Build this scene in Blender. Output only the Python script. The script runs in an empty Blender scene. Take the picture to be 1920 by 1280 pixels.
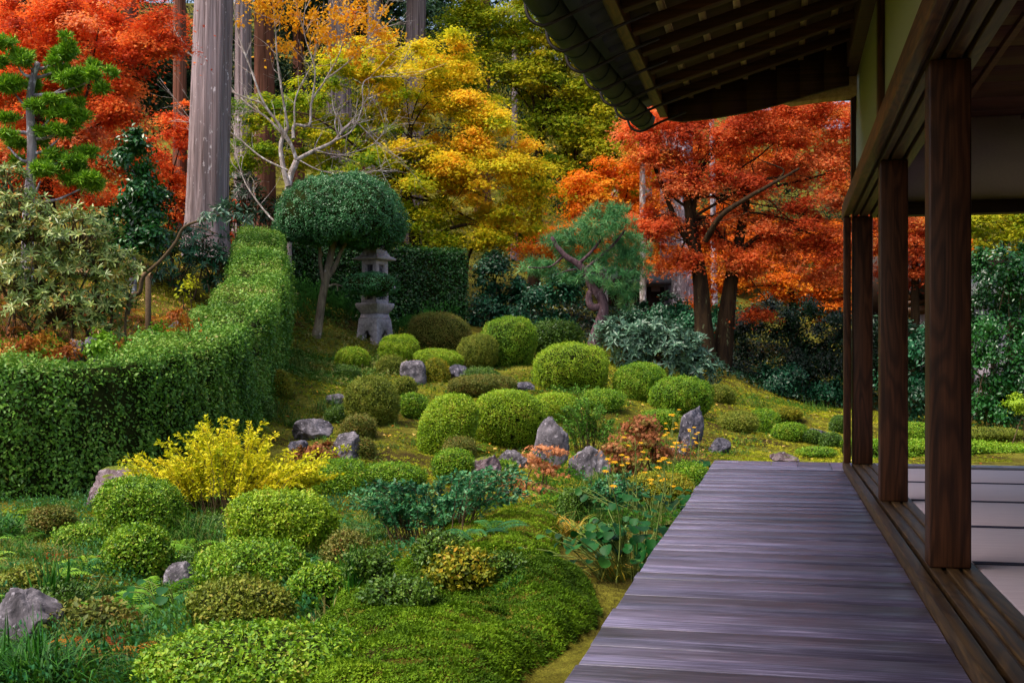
import bpy, math
import numpy as np
R = math.radians
sc = bpy.context.scene
# ---------------------------------------------------------------- camera, sky, sun, exposure
F, HX, HY, EYE = 2200.0, 960.0, 685.0, 0.73      # focal length in photo pixels, horizon row, eye height over the veranda
TH = math.atan(502 / F); ST, CT = math.sin(TH), math.cos(TH)
cam = bpy.data.cameras.new('camera'); camo = bpy.data.objects.new('camera', cam)
sc.collection.objects.link(camo); sc.camera = camo
cam.sensor_width = 36; cam.lens = 36 * F / 1920; cam.shift_y = 45 / 1920
cam.clip_start = .05; cam.clip_end = 2000
camo.location = (0, 0, EYE); camo.rotation_euler = (R(90), 0, TH)
SUN_EL, SUN_AZ = 60, -130                        # degrees; azimuth clockwise from +Y (the veranda runs along +Y)
w = bpy.data.worlds.new('World'); sc.world = w; w.use_nodes = True
nt = w.node_tree; sky = nt.nodes.new('ShaderNodeTexSky'); sky.sky_type = 'NISHITA'; sky.sun_disc = False
sky.sun_elevation = R(SUN_EL); sky.sun_rotation = R(SUN_AZ); sky.air_density = 1.0; sky.dust_density = 6.0; sky.ozone_density = 1.0
nt.nodes['Background'].inputs[1].default_value = .135
nt.links.new(sky.outputs[0], nt.nodes['Background'].inputs[0])
sl = bpy.data.lights.new('sun', 'SUN'); sl.energy = 1.5; sl.angle = R(12); sl.color = (1, .93, .82)
so = bpy.data.objects.new('sun', sl); sc.collection.objects.link(so)
so.rotation_euler = (R(90 - SUN_EL), 0, -R(SUN_AZ) + math.pi)
sc.view_settings.view_transform = 'Standard'; sc.view_settings.look = 'None'
sc.view_settings.exposure = .95; sc.view_settings.gamma = 1
cy = sc.cycles
cy.max_bounces = 6; cy.diffuse_bounces = 3; cy.glossy_bounces = 2; cy.transmission_bounces = 3; cy.caustics_reflective = False; cy.caustics_refractive = False

# ---------------------------------------------------------------- helpers
def W(u, d, z):                                  # (across, depth, height) seen from the veranda -> world
    u, d, z = np.broadcast_arrays(np.asarray(u, float), np.asarray(d, float), np.asarray(z, float))
    return np.stack([u * CT - d * ST, u * ST + d * CT, z], -1)
def at(px, py, d):
    return W((np.asarray(px) - HX) / F * d, d, EYE + (HY - np.asarray(py)) / F * d)
def ony(px, py, Y):                              # point of the plane y = Y
    p = at(px, py, 1.0) - np.array([0, 0, EYE]); p = p / p[1] * Y; p[2] += EYE; return p
def rng(s): return np.random.default_rng(s)
def nrm(v): return v / np.maximum(np.linalg.norm(v, axis=-1, keepdims=True), 1e-9)

class MB:
    def __init__(s): s.v, s.t, s.r, s.m, s.n = [], [], [], [], 0
    def add(s, v, t, r=.5, m=0):
        v = np.asarray(v, float).reshape(-1, 3); t = np.asarray(t, int).reshape(-1, 3)
        s.v.append(v); s.t.append(t + s.n); s.n += len(v)
        s.r.append(np.broadcast_to(np.asarray(r, float), (len(t),))); s.m.append(np.broadcast_to(np.asarray(m, int), (len(t),)))
        return s
    def build(s, name, mats, parent=None, loc=(0, 0, 0), smooth=False, bevel=0):
        v = np.concatenate(s.v); t = np.concatenate(s.t); r = np.concatenate(s.r); m = np.concatenate(s.m)
        loc = np.array(parent.location if parent else loc, float)
        me = bpy.data.meshes.new(name)
        me.vertices.add(len(v)); me.vertices.foreach_set('co', (v - loc).astype(np.float32).ravel())
        me.loops.add(3 * len(t)); me.loops.foreach_set('vertex_index', t.astype(np.int32).ravel())
        me.polygons.add(len(t)); me.polygons.foreach_set('loop_start', (np.arange(len(t)) * 3).astype(np.int32))
        mats = mats if isinstance(mats, (list, tuple)) else [mats]
        for x in mats: me.materials.append(x)
        me.polygons.foreach_set('material_index', m.astype(np.int32))
        if smooth: me.polygons.foreach_set('use_smooth', np.ones(len(t), bool))
        a = me.attributes.new('rnd', 'FLOAT', 'FACE'); a.data.foreach_set('value', r.astype(np.float32))
        me.update(calc_edges=True)
        o = bpy.data.objects.new(name, me); sc.collection.objects.link(o)
        if parent: o.parent = parent
        else: o.location = loc
        if bevel:
            b = o.modifiers.new('bevel', 'BEVEL'); b.width = bevel; b.segments = 2; b.limit_method = 'ANGLE'; b.angle_limit = R(40)
        return o
def tag(o, label=None, cat=None, group=None, kind=None):
    if label: o['label'] = label
    if cat: o['category'] = cat
    if group: o['group'] = group
    if kind: o['kind'] = kind
    return o
def empty(name, loc, label, cat, group=None):
    o = bpy.data.objects.new(name, None); sc.collection.objects.link(o); o.location = [float(x) for x in loc]
    o.empty_display_size = .1
    return tag(o, label, cat, group)

BOXT = [(0, 2, 1), (0, 3, 2), (4, 5, 6), (4, 6, 7), (0, 1, 5), (0, 5, 4), (1, 2, 6), (1, 6, 5), (2, 3, 7), (2, 7, 6), (3, 0, 4), (3, 4, 7)]
def box(mb, a, b, r=.5, m=0):
    x0, y0, z0 = a; x1, y1, z1 = b
    return mb.add([(x0, y0, z0), (x1, y0, z0), (x1, y1, z0), (x0, y1, z0), (x0, y0, z1), (x1, y0, z1), (x1, y1, z1), (x0, y1, z1)], BOXT, r, m)
def beam(mb, p0, p1, wd, h, r=.5, m=0, up=(0, 0, 1)):   # bar from p0 to p1, wd wide, h tall, p on its axis
    p0, p1 = np.array(p0, float), np.array(p1, float); t = nrm(p1 - p0); s = nrm(np.cross(t, up)); n = np.cross(s, t)
    v = [p + a * s * wd / 2 + b * n * h / 2 for p in (p0, p1) for a, b in ((-1, -1), (1, -1), (1, 1), (-1, 1))]
    return mb.add(v, BOXT, r, m)
def prism(mb, poly, off, r=.5, m=0):                    # polygon (fan from its first corner) pushed along off
    p = np.array(poly, float); n = len(p); v = np.vstack([p, p + np.array(off, float)])
    t = [(0, i, i + 1) for i in range(1, n - 1)] + [(n, n + i + 1, n + i) for i in range(1, n - 1)]
    for i in range(n):
        j = (i + 1) % n; t += [(i, n + i, j), (j, n + i, n + j)]
    return mb.add(v, t, r, m)
def catmull(P, n):
    P = np.array(P, float)
    if len(P) < 3: return P[0] + (P[-1] - P[0]) * np.linspace(0, 1, n)[:, None]
    Q = np.vstack([2 * P[0] - P[1], P, 2 * P[-1] - P[-2]]); x = np.linspace(0, len(P) - 1 - 1e-6, n); i = x.astype(int); f = (x - i)[:, None]
    a, b, c, d = Q[i], Q[i + 1], Q[i + 2], Q[i + 3]
    return .5 * (2 * b + (c - a) * f + (2 * a - 5 * b + 4 * c - d) * f ** 2 + (3 * b - a - 3 * c + d) * f ** 3)
def tube(mb, pts, rad, sides=8, m=0, r=.5, ridge=0, seed=0, cap=True):
    pts = np.array(pts, float); n = len(pts); rad = np.interp(np.linspace(0, 1, n), np.linspace(0, 1, len(np.atleast_1d(rad))), np.atleast_1d(rad))
    T = nrm(np.gradient(pts, axis=0)); ref = np.array([1., 0, 0]) if abs(T[0][0]) < .8 else np.array([0, 1., 0])
    A = []; s = nrm(np.cross(T[0], ref))
    for k in range(n):
        s = nrm(s - T[k] * np.dot(s, T[k])); A.append(s)
    A = np.array(A); B = np.cross(T, A); th = np.arange(sides) / sides * 2 * np.pi
    rr = np.ones((n, sides))
    if ridge:
        g = rng(seed)
        for q in range(10): rr += ridge * g.uniform(.3, 1) * np.cos(th * g.integers(2, max(3, sides // 2)) + g.uniform(0, 6) + np.linspace(0, 1, n)[:, None] * g.uniform(-2, 2)) / 3
    v = pts[:, None] + (rad[:, None] * rr)[..., None] * (np.cos(th)[None, :, None] * A[:, None] + np.sin(th)[None, :, None] * B[:, None])
    i = np.arange(n - 1)[:, None] * sides; j = np.arange(sides)[None]; j2 = (j + 1) % sides
    t = np.stack([np.stack([i + j, i + j2, i + sides + j], -1), np.stack([i + j2, i + sides + j2, i + sides + j], -1)]).reshape(-1, 3)
    v = v.reshape(-1, 3)
    if cap:
        v = np.vstack([v, pts[-1] + T[-1] * rad[-1] * .3]); e = (n - 1) * sides
        t = np.vstack([t, [(e + k, e + (k + 1) % sides, len(v) - 1) for k in range(sides)]])
    return mb.add(v, t, r, m)
def tubes(mb, paths, sides=5, m=0):
    for P, r in paths: tube(mb, P, r, sides, m)

# ---- leaves: every leaf is a small folded blade with its own direction
OVAL = (np.array([(0, 0, 0), (.5, .27, .07), (1, 0, -.04), (.5, -.27, .07)]), np.array([(0, 2, 1), (0, 3, 2)]))
LONG = (np.array([(0, 0, 0), (.55, .13, .03), (1, 0, -.1), (.55, -.13, .03)]), np.array([(0, 2, 1), (0, 3, 2)]))
def _maple(angs, lens, wd):
    v, t = [], []
    for a, l in zip(angs, lens):
        a = R(a); c, s = math.cos(a), math.sin(a); k = len(v)
        for x, y in ((0, 0), (.42 * l, wd), (l, 0), (.42 * l, -wd)): v.append((.1 + x * c - y * s, x * s + y * c, -.12 * (x / l) ** 2))
        t += [(k, k + 2, k + 1), (k, k + 3, k + 2)]
    return np.array(v), np.array(t)
MAPLE = _maple((0, 62, -62), (.75, .62, .62), .15)
MAPLE5 = _maple((0, 48, -48, 100, -100), (.75, .66, .66, .4, .4), .12)
NEEDLE = (np.array([(0, .035, 0), (0, -.035, 0), (1, 0, 0)]), np.array([(0, 1, 2)]))
MOSSB = (np.array([(x, y, z) for a in range(5) for x, y, z in ((.2 * math.cos(a * 1.257 + .6), .2 * math.sin(a * 1.257 + .6), .1), (.2 * math.cos(a * 1.257 - .6), .2 * math.sin(a * 1.257 - .6), .1), (.62 * math.cos(a * 1.257), .62 * math.sin(a * 1.257), .3 + .12 * (a % 2)))] + [(.14, 0, .5), (-.1, .12, .5), (-.08, -.12, .5)]), np.vstack([np.arange(15).reshape(5, 3), [(15, 16, 17)]]))
TUFT = (np.array([(x, y, z) for a in range(5) for x, y, z in ((.12 * math.cos(a * 1.257 + .5), .12 * math.sin(a * 1.257 + .5), 0), (.12 * math.cos(a * 1.257 - .5), .12 * math.sin(a * 1.257 - .5), 0), (.62 * math.cos(a * 1.257), .62 * math.sin(a * 1.257), .75))]), np.arange(15).reshape(5, 3))
def leafset(mb, P, N, size, tm, g, T=None, r=.5, m=0):
    P = np.asarray(P, float); n = len(P)
    if n == 0: return
    N = nrm(np.asarray(N, float)); T = g.normal(size=(n, 3)) if T is None else np.asarray(T, float)
    T = nrm(T - N * (T * N).sum(-1, keepdims=True)); B = np.cross(N, T)
    tv, tt = tm; s = np.broadcast_to(np.asarray(size, float), (n,))[:, None, None]
    v = P[:, None] + s * (tv[None, :, 0:1] * T[:, None] + tv[None, :, 1:2] * B[:, None] + tv[None, :, 2:3] * N[:, None])
    t = tt[None] + (np.arange(n) * len(tv))[:, None, None]
    mb.add(v.reshape(-1, 3), t.reshape(-1, 3), np.repeat(np.broadcast_to(np.asarray(r, float), (n,)), len(tt)), m)
def noise3(p, seed, f=1.0, k=7):
    g = rng(seed); o = np.zeros(len(p))
    for i in range(k):
        q = f * (1 + .45 * i); o += np.sin(p @ (g.normal(size=3) * q) + g.uniform(0, 6.28)) / (1 + .3 * i)
    return o / 2.6

# ---------------------------------------------------------------- materials
def C(h): h = h.lstrip('#'); return tuple(((int(h[i:i + 2], 16) / 255 + .055) / 1.055) ** 2.4 if int(h[i:i + 2], 16) > 10 else int(h[i:i + 2], 16) / 255 / 12.92 for i in (0, 2, 4))
def mat(name, rough=.7, spec=.3):
    m = bpy.data.materials.new(name); m.use_nodes = True; b = m.node_tree.nodes['Principled BSDF']
    b.inputs['Roughness'].default_value = rough; b.inputs['Specular IOR Level'].default_value = spec
    return m, m.node_tree, b
def ramp(nt, stops):
    n = nt.nodes.new('ShaderNodeValToRGB'); e = n.color_ramp.elements
    while len(e) < len(stops): e.new(.5)
    for x, (p, c) in zip(e, stops): x.position = p; x.color = (*c, 1)
    return n
def attr(nt, a='rnd'):
    n = nt.nodes.new('ShaderNodeAttribute'); n.attribute_name = a; return n
def leafmat(name, cols, transl=.25, rough=.55, spec=.25):
    m, nt, b = mat(name, rough, spec); cols = [C(c) for c in cols]; n = len(cols)
    rp = ramp(nt, [(i / (n - 1), c) for i, c in enumerate(cols)]); nt.links.new(attr(nt).outputs['Fac'], rp.inputs[0])
    nt.links.new(rp.outputs[0], b.inputs['Base Color'])
    if transl:
        tr = nt.nodes.new('ShaderNodeBsdfTranslucent'); nt.links.new(rp.outputs[0], tr.inputs[0])
        mx = nt.nodes.new('ShaderNodeMixShader'); mx.inputs[0].default_value = transl
        nt.links.new(b.outputs[0], mx.inputs[1]); nt.links.new(tr.outputs[0], mx.inputs[2])
        nt.links.new(mx.outputs[0], nt.nodes['Material Output'].inputs[0])
    return m
def coords(nt, scale, rnd=True, kind='Object'):
    tc = nt.nodes.new('ShaderNodeTexCoord'); mp = nt.nodes.new('ShaderNodeMapping'); mp.inputs['Scale'].default_value = scale
    src = tc.outputs[kind]
    if rnd:
        mul = nt.nodes.new('ShaderNodeVectorMath'); mul.operation = 'SCALE'; mul.inputs['Scale'].default_value = 37.0
        nt.links.new(attr(nt).outputs['Vector'], mul.inputs[0])
        ad = nt.nodes.new('ShaderNodeVectorMath'); nt.links.new(src, ad.inputs[0]); nt.links.new(mul.outputs[0], ad.inputs[1]); src = ad.outputs[0]
    nt.links.new(src, mp.inputs[0]); return mp.outputs[0]
def noise(nt, vec, scale=1, detail=6, rough=.6, dist=0):
    n = nt.nodes.new('ShaderNodeTexNoise'); n.inputs['Scale'].default_value = scale; n.inputs['Detail'].default_value = detail
    n.inputs['Roughness'].default_value = rough; n.inputs['Distortion'].default_value = dist
    if vec is not None: nt.links.new(vec, n.inputs['Vector'])
    return n.outputs['Fac']
def mixc(nt, fac, a, b, mode='MIX'):
    n = nt.nodes.new('ShaderNodeMix'); n.data_type = 'RGBA'; n.blend_type = mode
    for s, x in ((0, fac), (6, a), (7, b)):
        if isinstance(x, (int, float)): n.inputs[s].default_value = x
        elif isinstance(x, tuple): n.inputs[s].default_value = (*x, 1)
        else: nt.links.new(x, n.inputs[s])
    return n.outputs[2]
def bump(nt, b, h, strength=.3, dist=.01):
    n = nt.nodes.new('ShaderNodeBump'); n.inputs['Strength'].default_value = strength; n.inputs['Distance'].default_value = dist
    nt.links.new(h, n.inputs['Height']); nt.links.new(n.outputs[0], b.inputs['Normal'])
def wood(name, dark, light, axis=2, rough=.55, spec=.3, fine=60, rings=True, tone=.5, bs=.25):
    m, nt, b = mat(name, rough, spec); s = [fine, fine, fine]; s[axis] = fine * .03
    f = noise(nt, coords(nt, s), 1, 7, .65, .4); rp = ramp(nt, [(.3, C(dark)), (.7, C(light))]); nt.links.new(f, rp.inputs[0]); c = rp.outputs[0]
    if rings:
        s2 = [7, 7, 7]; s2[axis] = .9
        n2 = noise(nt, coords(nt, s2), 1, 2, .5, .2); w_ = nt.nodes.new('ShaderNodeMath'); w_.operation = 'MULTIPLY'; w_.inputs[1].default_value = 90; nt.links.new(n2, w_.inputs[0])
        sn = nt.nodes.new('ShaderNodeMath'); sn.operation = 'SINE'; nt.links.new(w_.outputs[0], sn.inputs[0])
        r2 = ramp(nt, [(0, (.55, .5, .5)), (.75, (1.25, 1.2, 1.15))]); mr = nt.nodes.new('ShaderNodeMapRange'); mr.inputs[1].default_value = -1; nt.links.new(sn.outputs[0], mr.inputs[0])
        nt.links.new(mr.outputs[0], r2.inputs[0]); c = mixc(nt, .8, c, r2.outputs[0], 'MULTIPLY')
    if tone:
        r3 = ramp(nt, [(0, (1 - tone,) * 3), (1, (1 + tone,) * 3)]); nt.links.new(attr(nt).outputs['Fac'], r3.inputs[0]); c = mixc(nt, 1.0, c, r3.outputs[0], 'MULTIPLY')
    nt.links.new(c, b.inputs['Base Color']); bump(nt, b, f, bs, .004); return m
def stone(name, cols, scale=6, rough=.85, bs=.6, moss=None):
    m, nt, b = mat(name, rough, .2); v = coords(nt, (1, 1, 1), False)
    f = noise(nt, v, scale, 9, .65, .6); n = len(cols); rp = ramp(nt, [(.3 + .42 * i / (n - 1), C(c)) for i, c in enumerate(cols)]); nt.links.new(f, rp.inputs[0]); c = rp.outputs[0]
    f2 = noise(nt, v, scale * 5, 4, .6); r2 = ramp(nt, [(.58, (0, 0, 0)), (.72, (.7, .7, .7))]); nt.links.new(f2, r2.inputs[0]); c = mixc(nt, r2.outputs[0], c, C('#c4bcc8'))
    if moss:
        ge = nt.nodes.new('ShaderNodeNewGeometry'); sp = nt.nodes.new('ShaderNodeSeparateXYZ'); nt.links.new(ge.outputs['Normal'], sp.inputs[0])
        ad = nt.nodes.new('ShaderNodeMath'); nt.links.new(sp.outputs[2], ad.inputs[0]); nt.links.new(noise(nt, v, 9, 5), ad.inputs[1])
        r3 = ramp(nt, [(.72, (0, 0, 0)), (.8, (1, 1, 1))]); hf = nt.nodes.new('ShaderNodeMath'); hf.operation = 'MULTIPLY'; hf.inputs[1].default_value = .6; nt.links.new(ad.outputs[0], hf.inputs[0]); nt.links.new(hf.outputs[0], r3.inputs[0])
        c = mixc(nt, r3.outputs[0], c, C(moss))
    nt.links.new(c, b.inputs['Base Color']); bump(nt, b, f, bs, .05); return m
def bark(name, dark, light, lichen=None, sx=9, sz=.9, lo=.58):
    m, nt, b = mat(name, .9, .15); v = coords(nt, (sx, sx, sz), False); f = noise(nt, v, 1, 8, .7, .5)
    rp = ramp(nt, [(.36, C(dark)), (.62, C(light))]); nt.links.new(f, rp.inputs[0]); c = rp.outputs[0]
    if lichen:
        f2 = noise(nt, coords(nt, (1, 1, .45), False), 11, 5, .7); r2 = ramp(nt, [(lo, (0, 0, 0)), (lo + .06, (1, 1, 1))]); nt.links.new(f2, r2.inputs[0]); c = mixc(nt, r2.outputs[0], c, C(lichen))
    nt.links.new(c, b.inputs['Base Color']); bump(nt, b, f, .7, .03); return m
def plain(name, col, rough=.7, spec=.3, sc_=30, var=.15, bs=0):
    m, nt, b = mat(name, rough, spec); f = noise(nt, coords(nt, (1, 1, 1), False), sc_, 6); c = C(col)
    rp = ramp(nt, [(.25, tuple(x * (1 - var) for x in c)), (.75, tuple(x * (1 + var) for x in c))]); nt.links.new(f, rp.inputs[0]); nt.links.new(rp.outputs[0], b.inputs['Base Color'])
    if bs: bump(nt, b, f, bs, .01)
    return m

# ---------------------------------------------------------------- terrain
CP = np.array([  # px, py, depth of points of the ground
 (100,1280,4.7),(600,1280,4.7),(1100,1280,4.7),(-300,1280,4.7),(100,1050,7.7),(600,1050,7.7),(1100,1050,7.7),(0,950,10.6),(-250,950,10.6),(200,925,11.6),(400,840,13.8),(480,775,16.5),(530,690,20),(548,645,23.5),
 (600,930,11.2),(600,850,13.5),(600,765,17),(600,705,20),(600,648,24),(700,640,25),(720,900,12.6),(730,810,15.2),(740,745,18.3),(760,690,21.5),
 (900,1000,8.9),(900,905,12.6),(900,850,14.8),(900,760,18.6),(900,700,22),(900,650,25.5),(900,610,28),
 (1100,880,13.8),(1060,820,16),(1080,735,19.6),(1110,655,24),(1040,660,24.5),(1300,843,16.8),(1270,775,19.5),(1200,750,20.5),(1350,757,22),(1330,675,27.5),(1240,700,24),
 (1450,862,15.8),(1440,812,20),(1500,830,18.6),(1500,762,26),(1480,745,28),(1560,842,18),(1570,770,26),(1750,868,15.4),(1900,868,15.4),(1900,820,20),(1800,780,27),(2200,868,15.4),(2200,790,26),
 (0,690,13.2),(-250,690,13),(170,665,14.3),(100,600,15.5),(300,610,17.5),(350,575,20),(260,560,20.5),(390,480,24.5),(150,540,19),(-100,560,17),(-300,560,17),
 (400,430,30),(0,430,28),(-300,420,28),(700,560,31),(900,560,33),(1100,590,33),(1250,590,36),(1500,640,36),(1800,700,36),(2200,720,36),
 (0,250,50),(400,250,50),(800,330,50),(1200,430,52),(1600,520,52),(2100,560,52),(-300,250,50),(600,0,78),(1200,150,78),(1800,300,78),(0,0,78)], float)
cu = (CP[:, 0] - HX) / F * CP[:, 2]; cd = CP[:, 2]; cz = EYE + (HY - CP[:, 1]) / F * CP[:, 2]
cu = np.r_[cu, -3, 0, 3, 8, -3, 3, 9, 40, 40, -40, -40, 40]; cd = np.r_[cd, 2, 2, 2, 5, -6, -6, 8, 5, 30, 5, 30, 60]
cz = np.r_[cz, -.55, -.55, -.55, -.55, -.55, -.55, -.55, -.6, 0, .5, 4, 5]
def _phi(r): return np.sqrt(r * r + 1.0)
_A = _phi(np.hypot(cu[:, None] - cu, cd[:, None] - cd)) + np.eye(len(cu)) * -.02
_w = np.linalg.solve(np.block([[_A, np.ones((len(cu), 1))], [np.ones((1, len(cu))), np.zeros((1, 1))]]), np.r_[cz, 0])
def inpoly(u, d, P):
    u, d = np.asarray(u), np.asarray(d); c = np.zeros(u.shape, bool); n = len(P)
    for i in range(n):
        (a, b), (e, f) = P[i], P[(i + 1) % n]
        c ^= ((b > d) != (f > d)) & (u < (e - a) * (d - b) / (f - b + 1e-12) + a)
    return c
def edge(u, d, P):
    o = np.full(np.shape(u), 9e9)
    for i in range(len(P)):
        a = np.array(P[i]); b = np.array(P[(i + 1) % len(P)]); ab = b - a
        t = np.clip(((u - a[0]) * ab[0] + (d - a[1]) * ab[1]) / (ab @ ab), 0, 1); o = np.minimum(o, np.hypot(u - a[0] - t * ab[0], d - a[1] - t * ab[1]))
    return o
MOUNDS = []
def terrain(u, d, mounds=True):
    u, d = np.broadcast_arrays(np.asarray(u, float), np.asarray(d, float)); sh = u.shape; u, d = u.ravel(), d.ravel(); z = np.empty(len(u))
    for k in range(0, len(u), 20000):
        s = slice(k, k + 20000); z[s] = _phi(np.hypot(u[s, None] - cu, d[s, None] - cd)) @ _w[:-1] + _w[-1]
    q = np.stack([u, d, u * 0], -1); z = z + (.05 * noise3(q, 5, 1.1) + .028 * noise3(q, 6, 4)) * np.clip((d - 3) / 4, 0.2, 1)
    if mounds:
        for P, H, rr in MOUNDS:
            x = np.where(inpoly(u, d, P), np.clip(edge(u, d, P) / rr, 0, 1), 0); z = z + H * np.sqrt(np.clip(1 - (1 - x) ** 2, 0, 1)) * (1 + .3 * noise3(q, 8, 3.5) + .2 * noise3(q, 9, 11))
    return z.reshape(sh)
DD = np.arange(2.4, 60, .04)
def hit(px, py):                                 # where a sight line meets the ground: (across, depth, height)
    u = (px - HX) / F * DD; z = EYE + (HY - py) / F * DD; below = np.nonzero(z <= terrain(u, DD))[0]
    k = below[0] if len(below) else len(DD) - 1
    return u[k], DD[k], float(terrain(u[k], DD[k]))
def flat(pts):                                   # outline on the near, level ground
    return [((px - HX) / F * d, d) for px, py in pts for d in [1.24 / ((py - HY) / F)]]
MOUNDS.append((flat([(560,1330),(590,1190),(640,1120),(720,1085),(860,1060),(960,1075),(1060,1068),(1110,1100),(1125,1130),(1110,1170),(1060,1215),(980,1260),(920,1330)]), .13, .22))
for _x, _y, _r, _h in ((690, 1150, 62, .07), (790, 1120, 50, .06), (1010, 1120, 70, .05), (880, 1180, 75, .07), (1040, 1180, 60, .05), (720, 1230, 80, .07), (930, 1250, 70, .05)):
    MOUNDS.append((flat([(_x + _r * math.cos(a), _y + _r * .5 * math.sin(a)) for a in np.linspace(0, 6.283, 17)[:-1]]), _h * .45, .16))
MOUNDS.append((flat([(800,1062),(830,1010),(880,985),(960,975),(1030,985),(1048,1010),(1045,1050),(1020,1072),(940,1080)]), .16, .16))
# ---------------------------------------------------------------- ground
def axis_lines(*seg): return np.unique(np.concatenate([np.arange(a, b + 1e-6, s) for a, b, s in seg]).round(4))
gu = axis_lines((-400, -60, 40), (-60, -12, 1.5), (-12, -4.6, .2), (-4.6, 1.6, .055), (1.6, 12, .2), (12, 60, 1.5), (60, 400, 40))
gd = axis_lines((-100, -10, 15), (-10, 2.4, .8), (2.4, 9, .055), (9, 26, .16), (26, 60, .8), (60, 90, 5), (90, 600, 60))
GU, GD = np.meshgrid(gu, gd); gz = terrain(GU, np.clip(GD, -8, 85)); nu, nd = len(gu), len(gd)
gi = (np.arange(nd - 1)[:, None] * nu + np.arange(nu - 1)[None]).ravel()
gt = np.vstack([np.stack([gi, gi + 1, gi + nu + 1], -1), np.stack([gi, gi + nu + 1, gi + nu], -1)])
m_ground, nt, b = mat('ground', .95, .1)
v = coords(nt, (1, 1, 1), False); f1 = noise(nt, v, 1.3, 8, .65, .3); f2 = noise(nt, v, 14, 6, .7); f3 = noise(nt, v, 90, 4, .6)
r1 = ramp(nt, [(.36, C('#3a2d18')), (.45, C('#544e16')), (.55, C('#6c6a22')), (.68, C('#8a8634'))]); nt.links.new(f1, r1.inputs[0])
r2 = ramp(nt, [(.35, (.55, .5, .45)), (.65, (1.15, 1.15, 1.1))]); nt.links.new(f2, r2.inputs[0]); c = mixc(nt, 1.0, r1.outputs[0], r2.outputs[0], 'MULTIPLY')
r3 = ramp(nt, [(.3, (.6, .6, .6)), (.7, (1.25, 1.25, 1.2))]); nt.links.new(f3, r3.inputs[0]); c = mixc(nt, 1.0, c, r3.outputs[0], 'MULTIPLY')
nt.links.new(c, b.inputs['Base Color']); bump(nt, b, f3, .7, .02)
mb = MB().add(W(GU.ravel(), GD.ravel(), gz.ravel()), gt)
tag(mb.build('ground', m_ground, smooth=True), kind='structure')

# ---------------------------------------------------------------- temple hall with its veranda
w_post = wood('post_wood', '#28160c', '#5a3620', 2, .5, .3, 70, True, 0)
w_dark = wood('dark_wood', '#1a0f09', '#33200f', 0, .6, .25, 50, False, .3)
w_rail = wood('rail_wood', '#3b2413', '#6b4520', 1, .5, .35, 60, True, .3)
w_sill = wood('sill_wood', '#352412', '#5c4424', 1, .5, .35, 60, True, .3)
w_raft = wood('rafter_wood', '#2e1a10', '#523320', 0, .7, .2, 50, False, .3)
w_roofb = wood('roof_board_wood', '#a5834f', '#cfae78', 1, .75, .2, 40, False, .35)
w_ceil = wood('ceiling_wood', '#4a2c1c', '#7a4e34', 0, .6, .25, 50, False, .25)
# veranda boards: weathered grey, with the sky's lilac sheen mixed into the base colour
m_deck, nt, b = mat('veranda_wood', .36, .9)
f = noise(nt, coords(nt, (2.6, 95, 95)), 1, 9, .72, .9); f2 = noise(nt, coords(nt, (1.6, 7, 7)), 1, 6, .65, .8)
rp = ramp(nt, [(.3, C('#25242e')), (.5, C('#545066')), (.72, C('#a29eb8'))]); nt.links.new(f, rp.inputs[0])
r2 = ramp(nt, [(.32, (.5, .46, .46)), (.68, (1.4, 1.36, 1.42))]); nt.links.new(f2, r2.inputs[0]); c = mixc(nt, 1.0, rp.outputs[0], r2.outputs[0], 'MULTIPLY')
r3 = ramp(nt, [(0, (.6, .58, .6)), (.5, (.95, .93, .98)), (1, (1.4, 1.36, 1.42))]); nt.links.new(attr(nt).outputs['Fac'], r3.inputs[0]); c = mixc(nt, 1.0, c, r3.outputs[0], 'MULTIPLY')
nt.links.new(c, b.inputs['Base Color']); bump(nt, b, f, .35, .003); b.inputs['Coat Weight'].default_value = .35; b.inputs['Coat Roughness'].default_value = .3
rr = ramp(nt, [(.3, (.52,) * 3), (.7, (.34,) * 3)]); nt.links.new(f, rr.inputs[0]); nt.links.new(rr.outputs[0], b.inputs['Roughness'])
m_plas = plain('garden_plaster', '#b4b29c', .9, .1, 60, .06, .1)
m_plasin = plain('room_plaster', '#c8b8a8', .9, .1, 60, .06, .1)
m_copper = plain('gutter_copper', '#18281f', .6, .3, 9, .45, .2)
m_iron = plain('iron', '#241b17', .5, .4, 20, .2)
m_tile = plain('roof_tile', '#4d5052', .7, .3, 8, .3, .2)

hall = empty('temple_hall', (0, 0, 0), 'dark wooden temple hall with open veranda and deep tiled eaves', 'building')
g = rng(1)
# veranda
mb = MB(); y = -1.6; prev = g.uniform(.3, .7)
while y < 8.34:
    wd = g.uniform(.13, .29); y1 = min(y + wd, 8.46); e = g.normal(0, .003)
    ta, tb = g.normal(0, .0013, 2); xa = -.485 + e; ya, yb = y + .004, y1 - .004
    mb.add([(xa, ya, -.05), (.432, ya, -.05), (.432, yb, -.05), (xa, yb, -.05), (xa, ya, ta), (.432, ya, ta + g.normal(0, .001)), (.432, yb, tb), (xa, yb, tb + g.normal(0, .001))], BOXT, g.uniform(0, 1)); y = y1
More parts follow.
